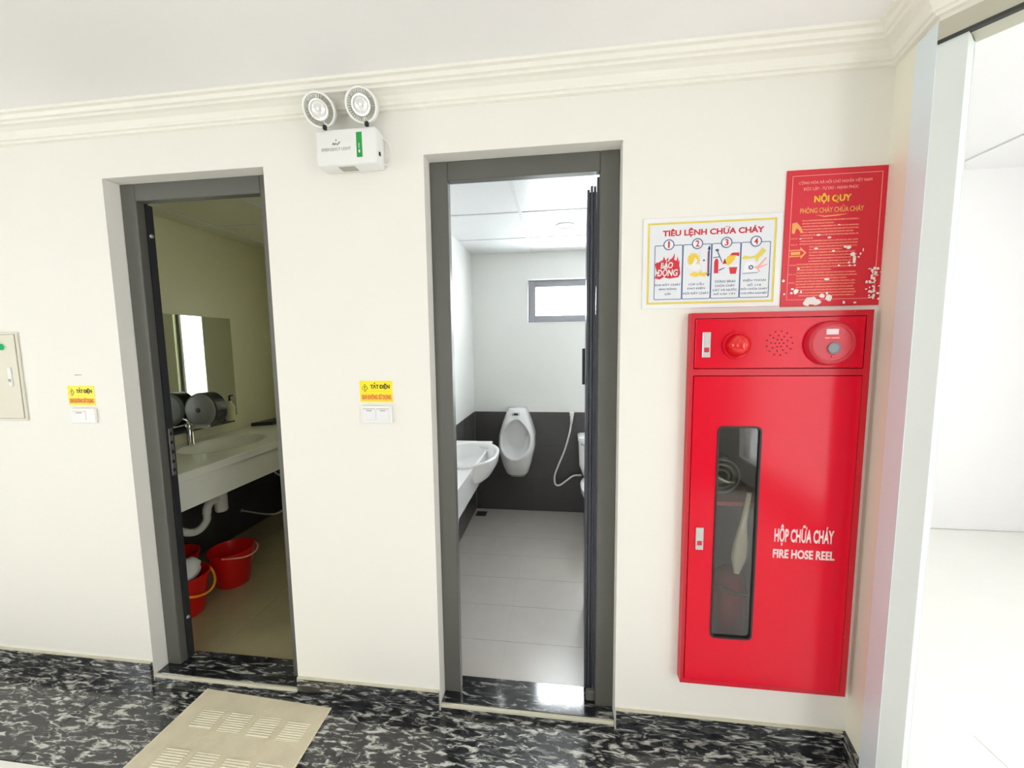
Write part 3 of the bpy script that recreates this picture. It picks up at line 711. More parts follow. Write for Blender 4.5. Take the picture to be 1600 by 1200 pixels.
caps = [['KHI XẢY CHÁY', 'BÁO ĐỘNG', 'GẤP'], ['CÚP CẦU', 'DAO ĐIỆN', 'NƠI XẢY CHÁY'], ['DÙNG BÌNH', 'CHỮA CHÁY', 'CÁT VÀ NƯỚC', 'ĐỂ DẬP TẮT'], ['ĐIỆN THOẠI', 'SỐ 114', 'ĐỘI CHỮA CHÁY', 'CHUYÊN NGHIỆP']]
for i in range(4):
    cxm = (fx[i]+fx[i+1])/2
    bm = B(); poly_xz(bm, circle_pts(cxm, fz1+0.001, 0.0175), Y1-0.0004, 0.0008); obj('number_disc', bm, M['signwhite'], sg)
    obj('number_ring', ring_xz(B(), cxm, fz1+0.001, 0.0150, 0.0180, Y2-0.0004, 28, 0.0009), M['blue'], sg)
    hw_ = 0.0028 if i == 0 else 0.006
    text('number', str(i+1), cxm-hw_, cxm+hw_, fz1-0.009, fz1+0.012, Y3, M['redink'], sg, 0.02)
    n = len(caps[i]); zt = fz0+0.058 if n == 3 else fz0+0.064
    for k, s in enumerate(caps[i]):
        hw = min(0.0425, len(s)*0.0036); zz = zt-0.0155*k if n == 3 else zt-0.0142*k
        text('caption', s, cxm-hw, cxm+hw, zz-0.011, zz-0.001, Y1, M['greyblue'], sg, 0.01)
def pan(i, u, v): return (fx[i]+u*(fx[i+1]-fx[i]), fz0+v*(fz1-fz0))
def ppoly(bm, i, pts, Y=Y1): return poly_xz(bm, [pan(i, u, v) for u, v in pts], Y)
# 1: flames with the words
bm = B()
ppoly(bm, 0, [(.02, .40), (.20, .38), (.33, .415), (.55, .39), (.86, .41), (.93, .47), (.90, .60), (.84, .70), (.66, .74), (.50, .70), (.34, .74), (.14, .69), (.05, .60), (.10, .50)])
for pts in ([(.06, .58), (.02, .66), (.10, .70), (.18, .64), (.24, .74), (.30, .58)], [(.28, .58), (.30, .72), (.33, .80), (.40, .72), (.50, .78), (.47, .58)],
            [(.47, .58), (.55, .74), (.63, .76), (.72, .85), (.70, .70), (.62, .58)], [(.62, .58), (.76, .64), (.82, .80), (.86, .68), (.90, .74), (.88, .58)]):
    fk_ = globals().get('fk_', 0)+1; ppoly(bm, 0, pts, Y1-0.00012*fk_)
obj('flames', bm, M['redink'], sg)
a_ = pan(0, .22, .575); b_ = pan(0, .66, .72); text('alarm_word', 'BÁO', a_[0], b_[0], a_[1], b_[1], Y3, M['signwhite'], sg, 0.03, 0.15)
a_ = pan(0, .08, .40); b_ = pan(0, .84, .60); text('alarm_word', 'ĐỘNG', a_[0], b_[0], a_[1], b_[1], Y3, M['signwhite'], sg, 0.03, 0.15)
# 2: glowing lamp hand and knife switch
bm = B(); c_ = (.38, .72); pts = []
for k in range(32):
    rr = 0.26 if k % 2 else 0.17; an = 2*math.pi*k/32; pts.append((c_[0]+rr*math.cos(an)*.95, c_[1]+rr*math.sin(an)*.55))
ppoly(bm, 1, pts); ppoly(bm, 1, [(.25, .45), (.40, .50), (.55, .47), (.70, .53), (.86, .48), (.80, .40), (.60, .43), (.45, .40)])
obj('yellow_glow', bm, M['yellowink'], sg)
bm = B(); ppoly(bm, 1, [(.10, .60), (.30, .53), (.55, .52), (.66, .56), (.62, .62), (.46, .63), (.52, .70), (.44, .76), (.36, .66), (.22, .60), (.14, .66)], Y2); obj('pale_hand', bm, M['signwhite'], sg)
bm = B(); ppoly(bm, 1, [(.58, .88), (.82, .86), (.80, .48), (.68, .48), (.68, .60), (.60, .62)], Y2); obj('switch_board', bm, M['signgrey'], sg)
bm = B(); ppoly(bm, 1, [(.885, .94), (.93, .97), (.94, .42), (.90, .42)], Y2); ppoly(bm, 1, [(.84, .90), (.95, .94), (.95, .89)], Y2); ppoly(bm, 1, [(.83, .46), (.96, .45), (.90, .40)], Y2); ppoly(bm, 1, circle_pts(.74, .70, .03, 10, .018), Y3); obj('switch_lever', bm, M['blue'], sg)
bm = B(); ppoly(bm, 1, [(.865, .86), (.885, .86), (.89, .47), (.87, .47)], Y2); obj('red_wire', bm, M['redink'], sg)
# 3: extinguisher, burst, bucket
bm = B(); ppoly(bm, 2, [(.10, .46), (.10, .66), (.14, .72), (.22, .72), (.25, .66), (.25, .46)]); ppoly(bm, 2, [(.38, .62), (.46, .72), (.52, .63)])
ppoly(bm, 2, [(.62, .56), (.90, .56), (.86, .44), (.66, .44)]); ppoly(bm, 2, [(.62, .78), (.72, .82), (.95, .82), (.95, .75), (.85, .77)]); obj('red_extinguisher', bm, M['redink'], sg)
bm = B(); ppoly(bm, 2, [(.45, .68), (.56, .76), (.72, .79), (.84, .76), (.80, .70), (.72, .64), (.60, .60), (.50, .62)]); obj('yellow_burst', bm, M['yellowink'], sg)
bm = B(); ppoly(bm, 2, [(.12, .885), (.20, .90), (.26, .875), (.22, .85), (.38, .66), (.36, .65), (.19, .85), (.13, .865)], Y2); ppoly(bm, 2, [(.06, .75), (.26, .76), (.26, .745), (.06, .735)], Y2); ppoly(bm, 2, [(.26, .52), (.46, .56), (.46, .545), (.27, .50)], Y2); obj('tool_outline', bm, M['greyblue'], sg)
bm = B(); ppoly(bm, 2, [(.62, .57), (.92, .57), (.91, .60), (.63, .60)], Y2); obj('bucket_rim', bm, M['signwhite'], sg)
# 4: telephone and hands
bm = B(); ppoly(bm, 3, [(.04, .72), (.12, .76), (.30, .74), (.48, .75), (.62, .82), (.72, .89), (.86, .84), (.76, .77), (.62, .70), (.58, .63), (.52, .66), (.50, .71), (.30, .70), (.08, .69)]); obj('yellow_hand', bm, M['gold'], sg)
bm = B(); ppoly(bm, 3, [(.10, .44), (.14, .60), (.22, .65), (.44, .65), (.52, .58), (.56, .45)]); obj('telephone', bm, M['signwhite'], sg)
bm = ring_xz(B(), *pan(3, .36, .545), 0.004, 0.0075, Y3, 18); ppoly(bm, 3, [(.08, .445), (.60, .455), (.60, .445), (.08, .435)], Y2); obj('dial', bm, M['greyblue'], sg)
bm = B(); ppoly(bm, 3, [(.45, .54), (.62, .58), (.86, .72), (.88, .70), (.66, .56), (.92, .60), (.92, .585), (.62, .52), (.68, .46), (.65, .46), (.58, .52)], Y2); obj('pointing_hand', bm, M['poster_line'], sg)

po = thing('regulation_poster', 'worn red regulations poster with yellow title above the fire cabinet', 'poster', (0.89, 0, 1.634))
rx0, rx1, rz0, rz1 = 0.741, 1.0405, 1.634, 2.074
obj('sheet', mbox(rx0, rx1, -0.004, -0.0005, rz0, rz1), M['poster_red'], po)
obj('border_line', frame_with_hole(-0.0046, -0.0039, [(rx0+.017, rz0+.022), (rx1-.015, rz0+.022), (rx1-.015, rz1-.018), (rx0+.017, rz1-.018)],
    [(rx0+.0185, rz0+.0235), (rx1-.0165, rz0+.0235), (rx1-.0165, rz1-.0195), (rx0+.0185, rz1-.0195)]), M['poster_line'], po)
PY = -0.0046
text('heading', 'CỘNG HÒA XÃ HỘI CHỦ NGHĨA VIỆT NAM', .778, .995, 2.026, 2.040, PY, M['poster_line'], po, 0.0)
text('heading', 'ĐỘC LẬP - TỰ DO - HẠNH PHÚC', .793, .957, 2.006, 2.021, PY, M['poster_line'], po, 0.0)
text('title', 'NỘI QUY', .827, .938, 1.964, 1.998, PY, M['poster_gold'], po, 0.035)
text('title', 'PHÒNG CHÁY CHỮA CHÁY', .786, .977, 1.936, 1.958, PY, M['poster_orange'], po, 0.02)
bm = B(); poly_xz(bm, [(.835, 1.930), (.86, 1.926), (.93, 1.930), (.925, 1.9285), (.90, 1.9245), (.86, 1.9225)], PY); obj('flourish', bm, M['poster_orange'], po)
z = 1.915; k = 0
rows = [(.795, .965), (.795, .89), (.795, .965), (.79, .965), (.79, .95), (.79, .965), (.79, .83), (.79, .965), (.79, .965), (.82, .965), (.82, .92), (.82, .96), (.82, .965), (.82, .965), (.82, .95),
        (.785, .965), (.785, .965), (.785, .89), (.785, .965), (.785, .97), (.785, .94), (.785, .965), (.785, .965), (.785, .96), (.785, .965), (.795, .97), (.795, .965)]
for x0, x1 in rows:
    obj('print_row', mbox(x0, x1, PY, -0.0039, z-0.0042, z), M['fine'], po); z -= 0.00935
for zz in (1.858, 1.838, 1.772, 1.742, 1.714): obj('print_row', mbox(.762, .783, PY, -0.0039, zz-0.003, zz), M['fine'], po)
bm = B(); poly_xz(bm, [(.764, 1.906), (.778, 1.909), (.792, 1.892), (.798, 1.876), (.793, 1.874), (.782, 1.889), (.777, 1.888), (.772, 1.872), (.764, 1.874)], PY-0.0003); obj('extinguisher_mark', bm, M['poster_orange'], po)
bm = B(); poly_xz(bm, [(.760, 1.820), (.793, 1.821), (.793, 1.829), (.812, 1.810), (.795, 1.790), (.795, 1.798), (.760, 1.797)], PY); obj('arrow_mark', bm, M['poster_orange'], po)
bm = B(); poly_xz(bm, [(.760, 1.8165), (.796, 1.8175), (.806, 1.810), (.797, 1.8015), (.760, 1.8005)], PY-0.0003); obj('arrow_inside', bm, M['poster_red'], po)
bm = B(); poly_xz(bm, [(.764, 1.8135), (.793, 1.8145), (.793, 1.8045), (.764, 1.8035)], PY-0.0006); obj('arrow_word_bar', bm, M['poster_orange'], po)
CHIPS = [0]
def chip(x, z, rx, rz):
    CHIPS[0] += 1
    n = 11; pts = []
    for q in range(n):
        rr = random.uniform(0.72, 1.05); an = 2*math.pi*q/n
        pts.append((min(rx1, max(rx0, x+rx*rr*math.cos(an))), min(rz1, max(rz0, z+rz*rr*math.sin(an)))))
    b_ = B(); poly_xz(b_, pts, PY-0.0010-CHIPS[0]*0.00004); obj('worn_patch', b_, M['chip'], po)
for c_ in [(.835, 1.652, .024, .016), (.822, 1.646, .012, .012), (.851, 1.648, .016, .012), (.868, 1.668, .010, .008), (.889, 1.660, .012, .012), (.882, 1.676, .004, .005), (.786, 1.684, .008, .010),
           (.772, 1.679, .005, .005), (.802, 1.682, .003, .006), (.775, 1.692, .006, .004), (.745, 1.72, .005, .005), (.750, 1.676, .004, .004), (.935, 1.644, .005, .006), (.968, 1.643, .005, .004),
           (.958, 1.783, .005, .016), (.952, 1.800, .008, .007), (.942, 1.774, .004, .004), (.938, 1.822, .008, .006), (.928, 1.824, .005, .004), (.97, 1.79, .003, .003), (.975, 1.80, .003, .004), (.982, 1.812, .002, .006),
           (.945, 1.764, .004, .003), (.96, 1.764, .004, .003), (.912, 1.765, .004, .003), (.84, 1.822, .007, .003), (.845, 1.865, .008, .003), (.878, 1.856, .006, .003), (.893, 1.812, .006, .003), (.878, 1.722, .010, .004), (.79, 1.758, .005, .003), (.79, 1.855, .004, .002), (.905, 1.895, .004, .002)]: chip(*c_)
for q in range(44):
    zz = random.uniform(1.652, 1.755); chip(random.gauss(1.018, .008), zz, random.uniform(.0015, .0055), random.uniform(.0015, .006))

def sticker(x0, x1, z0, z1, label):
    s = thing('warning_sticker', label, 'sticker', ((x0+x1)/2, 0, z0), 'switch-off reminder stickers')
    w_ = x1-x0; h_ = z1-z0
    obj('sheet', mbox(x0, x1, -0.0015, -0.0003, z0, z1), M['stickyellow'], s)
    obj('lower_band', mbox(x0+.003*1, x1-.003, -0.0019, -0.0014, z0+h_*.06, z0+h_*.37), M['stickband'], s)
    d_ = [(x0+w_*.155, z0+h_*.86), (x0+w_*.25, z0+h_*.66), (x0+w_*.155, z0+h_*.48), (x0+w_*.06, z0+h_*.66)]
    b_ = B(); poly_xz(b_, d_, -0.0021, 0.0007); dm = obj('diamond', b_, M['black'], s)
    cx_, cz_ = x0+w_*.155, z0+h_*.67
    b_ = B(); poly_xz(b_, [(cx_+(x-cx_)*.84, cz_+(z_-cz_)*.84) for x, z_ in d_], -0.0027, 0.0007); obj('diamond_inside', b_, M['stickyellow'], s)
    text('exclamation', '!', cx_-w_*.012, cx_+w_*.018, cz_-h_*.10, cz_+h_*.10, -0.0033, M['black'], s, 0.01)
    text('lettering', 'TẮT ĐIỆN', x0+w_*.33, x0+w_*.92, z0+h_*.58, z0+h_*.92, -0.0021, M['black'], s, 0.035)
    obj('underline', mbox(x0+w_*.32, x0+w_*.93, -0.0021, -0.0014, z0+h_*.49, z0+h_*.515), M['stickband'], s)
    text('lettering', 'KHI KHÔNG SỬ DỤNG', x0+w_*.07, x0+w_*.95, z0+h_*.08, z0+h_*.40, -0.0025, M['stickorange'], s, 0.035)
sticker(-0.782, -0.648, 1.300, 1.384, 'yellow switch-off sticker on wall between the two doorways')
sticker(-2.134, -2.0, 1.278, 1.363, 'yellow switch-off sticker left of the left doorway')

def switch(x0, x1, z0, z1, n, label):
    s = thing('light_switch', label, 'switch', ((x0+x1)/2, 0, z0), 'wall light switches')
    obj('plate', mbox(x0, x1, -0.012, -0.0003, z0, z1, bev=0.003, seg=2), M['white'], s)
    w_ = (x1-x0-0.03)/2 if n == 2 else (x1-x0)*.55
    for k in range(n):
        a0 = x0+0.010+k*(w_+0.008) if n == 2 else x0+0.012
        r_ = obj('rocker', mbox(a0, a0+w_, -0.015, -0.0115, z0+0.012, z1-0.013, bev=0.0015), M['whiteframe'], s)
        obj('indicator', mbox(a0+w_*.3, a0+w_*.75, -0.0156, -0.0149, z1-0.021, z1-0.017), M['greytext'], r_)
        obj('rocker_gap', mbox(a0, a0+w_, -0.0126, -0.0118, z1-0.0135, z1-0.011), M['greytext'] if n == 2 else M['stickband'], r_)
switch(-0.777, -0.650, 1.218, 1.287, 2, 'white two-rocker light switch between the two doorways')
switch(-2.118, -1.996, 1.201, 1.266, 1, 'white single-rocker light switch left of the left doorway')

# small faded mark above the left sticker
fm = thing('wall_mark', 'small faded grey printed mark above the left yellow sticker', 'mark', (-2.075, 0, 1.375))
b_ = B(); poly_xz(b_, [(-2.09, 1.412), (-2.055, 1.413), (-2.055, 1.409), (-2.09, 1.408)], -0.001); obj('bar', b_, M['greytext'], fm)
b_ = B(); poly_xz(b_, [(-2.082, 1.395), (-2.066, 1.395), (-2.070, 1.386), (-2.078, 1.386)], -0.001); obj('triangle', b_, M['crown'], fm)

# electrical panel at the left edge
ep = thing('electrical_panel', 'beige metal electrical panel at the left edge of the wall', 'panel', (-2.56, 0, 1.208))
obj('body', mbox(-2.76, -2.353, -0.008, -0.0003, 1.207, 1.600, bev=0.002), M['panelbox'], ep)
pd = obj('panel_door', mbox(-2.752, -2.3625, -0.012, -0.0085, 1.219, 1.588, bev=0.001), M['paneldoor'], ep)
bm = B()
for a_ in ((-2.754, -2.3605, 1.5885, 1.5905), (-2.754, -2.3605, 1.2165, 1.2185), (-2.3620, -2.3605, 1.2185, 1.5885)): box(bm, a_[0], a_[1], -0.0090, -0.0079, a_[2], a_[3])
obj('door_gap', bm, M['greytext'], pd)
obj('indicator_button', lathe(B(), [(0, 0.014), (0.010, 0.014), (0.010, 0.011), (0.016, 0.011), (0.018, 0.008)], (-2.431, -0.012, 1.535), (0, -1, 0), 20), M['greenlamp'], pd)
lt = obj('latch', mbox(-2.411, -2.394, -0.017, -0.012, 1.362, 1.445, bev=0.0015), M['white'], pd)
obj('latch_button', mbox(-2.408, -2.397, -0.0185, -0.0165, 1.382, 1.395), M['greytext'], lt)

# ------------------------------------------------------------------ EMERGENCY LIGHT
el = thing('emergency_light', 'white twin-head emergency light high on the wall', 'emergency light', (-0.76, 0, 2.165))
ex0, ex1, ez0, ez1 = -0.868, -0.640, 2.163, 2.286
bm = mbox(ex0, ex1, -0.07, -0.0005, ez0, ez1, bev=0.008, seg=3); hs = smooth_by_angle(obj('housing', bm, M['white'], el))
obj('vent_plate', mbox(ex0+.075, ex0+.135, -0.055, -0.02, ez0-0.0015, ez0+.001), M['greytext'], hs)
EY = -0.0708
g_ = obj('green_label', mbox(-0.713, -0.692, EY, -0.0698, 2.185, 2.269), M['green'], el)
b_ = B(); poly_xz(b_, circle_pts(-0.7030, 2.205, 0.003, 12, 0.006), EY-0.0006); obj('label_mark', b_, M['white'], g_)
b_ = B(); box(b_, -0.7045, -0.7025, EY-0.0005, EY, 2.215, 2.232); obj('label_line', b_, M['crown'], g_)
text('lettering', 'EMERGENCY LIGHT', -0.845, -0.735, 2.212, 2.2225, EY, M['greytext'], el, 0.0)
b_ = tube(B(), [(-0.803, EY, 2.232), (-0.799, EY, 2.238), (-0.795, EY, 2.232), (-0.790, EY, 2.237), (-0.785, EY, 2.232), (-0.779, EY, 2.237), (-0.774, EY, 2.241)], 0.0012, 6); obj('logo_script', b_, M['greentext'], el)
b_ = B(); poly_xz(b_, [(-0.793, 2.245), (-0.789, 2.252), (-0.785, 2.245)], EY); obj('logo_mark', b_, M['greytext'], el)
obj('toggle', mbox(ex1-0.0006, ex1+0.004, -0.052, -0.044, 2.195, 2.207), M['rebate'], el)
def head(cx, cy, cz, nrm, r):
    nrm = Vector(nrm).normalized(); c = Vector((cx, cy, cz))
    h = obj('lamp_head', lathe(B(), [(-0.062, r*.55), (-0.052, r*.72), (-0.024, r*.97), (0.0, r), (0.006, r), (0.008, r*.97), (0.008, r*.88), (0.004, r*.86), (0.002, r*.5)], c, nrm, 36, True, True), M['white'], el)
    smooth_by_angle(h, 40)
    # ribbed outer lens: alternating low and high spokes
    u = nrm.orthogonal().normalized(); v = nrm.cross(u); b_ = B(); n = 72; A = []; Bq = []
    for i in range(n):
        an = 2*math.pi*i/n; d = u*math.cos(an)+v*math.sin(an); hgt = 0.0072 if i % 2 else 0.0048
        A.append(b_.verts.new(c+d*r*.86+nrm*0.0045)); Bq.append(b_.verts.new(c+d*r*.60+nrm*hgt))
    for i in range(n): b_.faces.new((A[i], A[(i+1) % n], Bq[(i+1) % n], Bq[i]))
    obj('ribbed_lens', b_, M['lens'], h)
    rf = obj('inner_lens', lathe(B(), [(0.003, r*.62), (0.009, r*.60), (0.010, r*.48), (0.006, r*.34), (0.010, r*.22), (0.012, r*.10), (0.012, 0.0005)], c, nrm, 32), M['reflector'], h)
    smooth_by_angle(rf, 40)
    f = Vector((cx+0.010, cy+0.012, ez1))
    k = obj('knuckle', mbox(f.x-0.006, f.x+0.006, f.y-0.005, f.y+0.005, ez1-0.001, ez1+0.014, bev=0.001), M['rebate'], el)
    obj('bracket', tube(B(), [(f.x, f.y, ez1+0.008), (f.x, f.y+0.012, ez1+0.03), tuple(c-nrm*0.045)], 0.005, 8), M['white'], el, True)
head(-0.838, -0.083, 2.345, (0.26, -1, -0.52), 0.055)
head(-0.681, -0.083, 2.348, (0.16, -1, -0.42), 0.055)
obj('cable', tube(B(), [(ex1-0.003, -0.012, 2.275), (ex1+0.018, -0.008, 2.255), (ex1+0.024, -0.006, 2.22), (ex1+0.014, -0.006, 2.185), (ex1-0.002, -0.02, 2.178)], 0.002, 8), M['white'], el, True)

# ------------------------------------------------------------------ DOORMAT
mt = thing('doormat', 'beige woven doormat with pale ribbed patches by left doorway', 'mat', (-1.25, -0.45, 0))
mpts = [(-1.558, -0.020), (-0.957, -0.046), (-0.940, -0.86), (-1.585, -0.86)]
b_ = prism_xy(B(), mpts, 0.0005, 0.007)
sh = obj('weave', b_, M['mat'], mt)
obj('bound_edge', tube(B(), [(-1.558, -0.020, 0.005), (-1.585, -0.86, 0.005)], 0.004, 8, False), M['matlight'], mt)
obj('bound_edge', tube(B(), [(-0.957, -0.046, 0.005), (-0.940, -0.86, 0.005)], 0.004, 8, False), M['matlight'], mt)
for r_ in range(5):
    y1 = -0.108-0.160*r_
    for c_ in range(4):
        x0 = -1.483+0.130*c_ + 0.003*r_
        yy = y1 - 0.004*c_
        if yy-0.08 > -0.85: obj('ribbed_patch', mbox(x0, x0+0.098, yy-0.078, yy, 0.0068, 0.0095, bev=0.001), M['matlight'], mt)

# ------------------------------------------------------------------ LEFT WASHROOM
CT = 0.875
vc = thing('vanity_counter', 'pale vanity counter with sunken oval basin in left washroom', 'counter', (-2.27, 0.95, 0.67))
b_ = B(); nx, ny = 44, 80; vx = [XL1+0.007+(-1.95-XL1-0.007)*i/nx for i in range(nx+1)]; vy = [0.16+1.60*j/ny for j in range(ny+1)]
def ctz(x, y):
    q = ((x+2.29)/0.19)**2+((y-0.92)/0.27)**2
    if q >= 1: return CT
    return CT-0.012*min(1, (1-q)*14)-0.10*(1-q)**0.7
G = [[b_.verts.new((x, y, ctz(x, y))) for y in vy] for x in vx]
for i in range(nx):
    for j in range(ny): b_.faces.new((G[i][j], G[i+1][j], G[i+1][j+1], G[i][j+1]))
tp = obj('basin_top', b_, M['counter1'], vc, True)
obj('front_edge', mbox(-1.955, -1.942, 0.16, 1.76, CT-0.045, CT+0.002, bev=0.004, seg=2), M['counter1'], vc)
obj('apron', mbox(-1.972, -1.957, 0.16, 1.76, 0.672, CT-0.040), M['counter1'], vc)
obj('drain', lathe(B(), [(0, 0.022), (0.003, 0.022), (0.004, 0.015)], (-2.29, 0.92, CT-0.1115), (0, 0, 1), 20), M['chrome'], vc)
fc = thing('basin_faucet', 'chrome basin faucet on the left washroom counter', 'faucet', (-2.47, 0.85, CT))
obj('column', lathe(B(), [(0, 0.027), (0.008, 0.027), (0.012, 0.021), (0.12, 0.021), (0.145, 0.024), (0.150, 0.018)], (-2.47, 0.85, CT+.0005), (0, 0, 1), 24), M['chrome'], fc, True)
obj('spout', tube(B(), [(-2.465, 0.85, CT+0.118), (-2.41, 0.865, CT+0.128), (-2.355, 0.885, CT+0.122)], 0.015, 12), M['chrome'], fc, True)
obj('lever', tube(B(), [(-2.47, 0.85, CT+0.148), (-2.475, 0.84, CT+0.170), (-2.49, 0.825, CT+0.185)], 0.010, 10), M['chrome'], fc, True)
mr = thing('wall_mirror', 'frameless rectangular mirror above the left washroom counter', 'mirror', (-2.595, 1.05, 0.995))
obj('mirror_glass', mbox(XL1+0.0005, XL1+0.006, 0.55, 1.380, 0.99, 1.757, bev=0.001), M['mirror'], mr)
sh = thing('mirror_shelf', 'narrow black shelf under the left washroom mirror', 'shelf', (-2.53, 0.95, 0.955))
obj('board', mbox(XL1+0.0005, -2.515, 0.60, 1.27, 0.955, 0.975, bev=0.003), M['darkplastic'], sh); obj('back_rail', mbox(XL1+0.001, XL1+0.012, 0.60, 1.27, 0.975, 0.989), M['darkplastic'], sh)
td = thing('tissue_dispenser', 'round grey jumbo tissue dispenser standing below the mirror', 'dispenser', (-2.478, 0.99, 0.976))
obj('drum', lathe(B(), [(0, 0.116), (0.01, 0.121), (0.09, 0.121), (0.10, 0.113)], (-2.475, 0.945, 1.0975), (0, 1, 0), 40), M['darkplastic'], td)
obj('cover', lathe(B(), [(0, 0.118), (0.008, 0.115), (0.016, 0.10), (0.019, 0.03), (0.019, 0.001)], (-2.475, 0.945, 1.0975), (0, -1, 0), 40), M['dispenser'], td)
obj('lock', lathe(B(), [(0, 0.018), (0.006, 0.016), (0.007, 0.001)], (-2.475, 0.9265, 1.1), (0, -1, 0), 16), M['darkplastic'], td)
bt = thing('soap_bottle', 'pale pump soap bottle beside the grey tissue dispenser', 'bottle', (-2.50, 1.21, 0.9755))
obj('bottle_body', lathe(B(), [(0, 0.03), (0.012, 0.033), (0.10, 0.033), (0.125, 0.024), (0.135, 0.013), (0.15, 0.013)], (-2.50, 1.215, 0.9755), (0, 0, 1), 24), M['bottle'], bt, True)
obj('pump', tube(B(), [(-2.50, 1.215, 1.12), (-2.50, 1.215, 1.165), (-2.47, 1.215, 1.168)], 0.007, 8, False), M['darkplastic'], bt)
ty = thing('soap_tray', 'black soap tray on the far end of left washroom counter', 'tray', (-2.49, 1.58, CT))
obj('tray', prism_xy(B(), [(-2.55, 1.46), (-2.42, 1.54), (-2.40, 1.70), (-2.53, 1.70)], CT+.0005, CT+0.03), M['darkplastic'], ty)
obj('lip', prism_xy(B(), [(-2.43, 1.58), (-2.41, 1.58), (-2.39, 1.71), (-2.41, 1.71)], CT+0.03, CT+0.05), M['darkplastic'], ty)
dp = thing('drain_pipe', 'white drain trap and hose under the left washroom counter', 'pipe', (-2.2, 0.7, 0.42))
obj('trap_cup', lathe(B(), [(0, 0.030), (0.01, 0.036), (0.12, 0.036), (0.125, 0.030), (0.31, 0.028)], (-2.2, 0.768, 0.462), (0, 0, 1), 24), M['pvc'], dp)
obj('elbow', tube(B(), [(-2.2, 0.765, 0.555), (-2.2, 0.70, 0.553), (-2.2, 0.668, 0.525), (-2.2, 0.662, 0.49)], 0.024, 14), M['pvc'], dp, True)
obj('waste_hose', tube(B(), [(-2.2, 0.662, 0.50), (-2.2, 0.655, 0.445), (-2.2, 0.60, 0.412), (-2.2, 0.54, 0.425), (-2.2, 0.47, 0.47), (-2.25, 0.38, 0.52), (-2.4, 0.33, 0.54), (-2.59, 0.32, 0.54)],
    lambda t: 0.021+0.0015*math.sin(t*260), 14, True, 24), M['pvc'], dp, True)
wh = thing('supply_hose', 'thin white water supply hose under the counter far end', 'hose', (-2.3, 1.42, 0.15))
obj('hose', tube(B(), [(-2.35, 1.34, 0.76), (-2.32, 1.35, 0.62), (-2.30, 1.38, 0.52), (-2.28, 1.47, 0.42), (-2.29, 1.48, 0.24), (-2.31, 1.43, 0.165), (-2.38, 1.36, 0.17), (-2.58, 1.34, 0.2)], 0.006, 8), M['pvc'], wh, True)
obj('nut', lathe(B(), [(0, 0.012), (0.03, 0.012)], (-2.58, 1.34, 0.2), (-1, 0, 0), 6), M['steel'], wh)

BK = 'red plastic buckets under the left counter'
def bucket(loc, label, tilt=0.0):
    t = thing('bucket', label, 'bucket', loc, BK)
    L = Vector(loc); H = 0.23
    b_ = lathe(B(), [(0, 0.088), (0.004, 0.091), (H-0.02, 0.121), (H-0.02, 0.126), (H, 0.128), (H, 0.121), (H-0.02, 0.117), (0.012, 0.084), (0.012, 0.001)], L, (0, 0, 1), 36)
    smooth_by_angle(obj('pail', b_, M['bucket'], t), 35)
    return t, L, H
FL = FZ+0.0005
b1, L, H = bucket((-2.13, 0.41, FL), 'red bucket with yellow handle holding a white cloth')
pts = [(L.x+0.03+0.125*math.sin(math.pi*k/12), L.y+0.124*math.cos(math.pi*k/12), L.z+H-0.01-0.085*math.sin(math.pi*k/12)) for k in range(13)]
obj('handle', tube(B(), pts, 0.007, 8), M['handle_y'], b1, True)
b2, L2, H = bucket((-2.10, 0.712, FL), 'red bucket with pale handle, deeper under the counter')
obj('handle', tube(B(), [(L2.x+0.03, L2.y+0.122, L2.z+H-0.01), (L2.x+0.10, L2.y+0.10, L2.z+H-0.025), (L2.x+0.14, L2.y+0.03, L2.z+H-0.035), (L2.x+0.13, L2.y-0.05, L2.z+H-0.03), (L2.x+0.045, L2.y-0.120, L2.z+H-0.01)], 0.005, 8), M['poster_line'], b2, True)
bucket((-2.39, 0.60, FL), 'red bucket at the wall behind the one with cloth')
cl = thing('white_cloth', 'crumpled white cloth in the front red bucket', 'cloth', (-2.13, 0.41, 0.2))
b_ = B(); bmesh.ops.create_icosphere(b_, subdivisions=3, radius=1.0)
for v in b_.verts:
    d = v.co.normalized(); k = 1+0.10*math.sin(5*d.x+2)*math.cos(6*d.y+1)+0.07*math.sin(11*d.z+7*d.x)
    v.co = Vector((-2.13+d.x*0.088*k, 0.41+d.y*0.090*k, 0.262+d.z*0.066*k + 0.03*d.x*d.y))
obj('cloth', b_, M['cloth'], cl, True)

# ------------------------------------------------------------------ URINAL ROOM
v2 = thing('vanity_counter', 'white counter with bulging basin along the urinal room left wall', 'counter', (-0.62, 0.68, 0.65))
obj('worktop', frame_with_hole_xy(0.838, 0.862, [(XL2+0.0065, 0.17), (-0.462, 0.17), (-0.462, 0.57), (-0.462, 0.60), (-0.585, 0.535), (XL2+.04, 0.56), (XL2+.04, 1.04), (-0.585, 1.065), (-0.462, 1.0), (-0.462, 1.165), (XL2+0.0065, 1.165)]), M['ceramic'], v2)
b_ = prism_xy(B(), [(-0.485, 0.17), (-0.470, 0.17), (-0.470, 1.15), (-0.485, 1.15)], 0.71, 0.838); obj('apron', b_, M['ceramic'], v2)
b_ = B(); a_ = [(XL2+.007, 0.66), (-0.482, 0.655), (-0.475, 0.71), (XL2+.007, 0.71)]
rings = [[(x, 0.19, z-(0.0 if z > .7 else 0.02)) for x, z in a_], [(x, 0.30, z) for x, z in a_]]; obj('bracket', loft(b_, rings), M['ceramic'], v2)
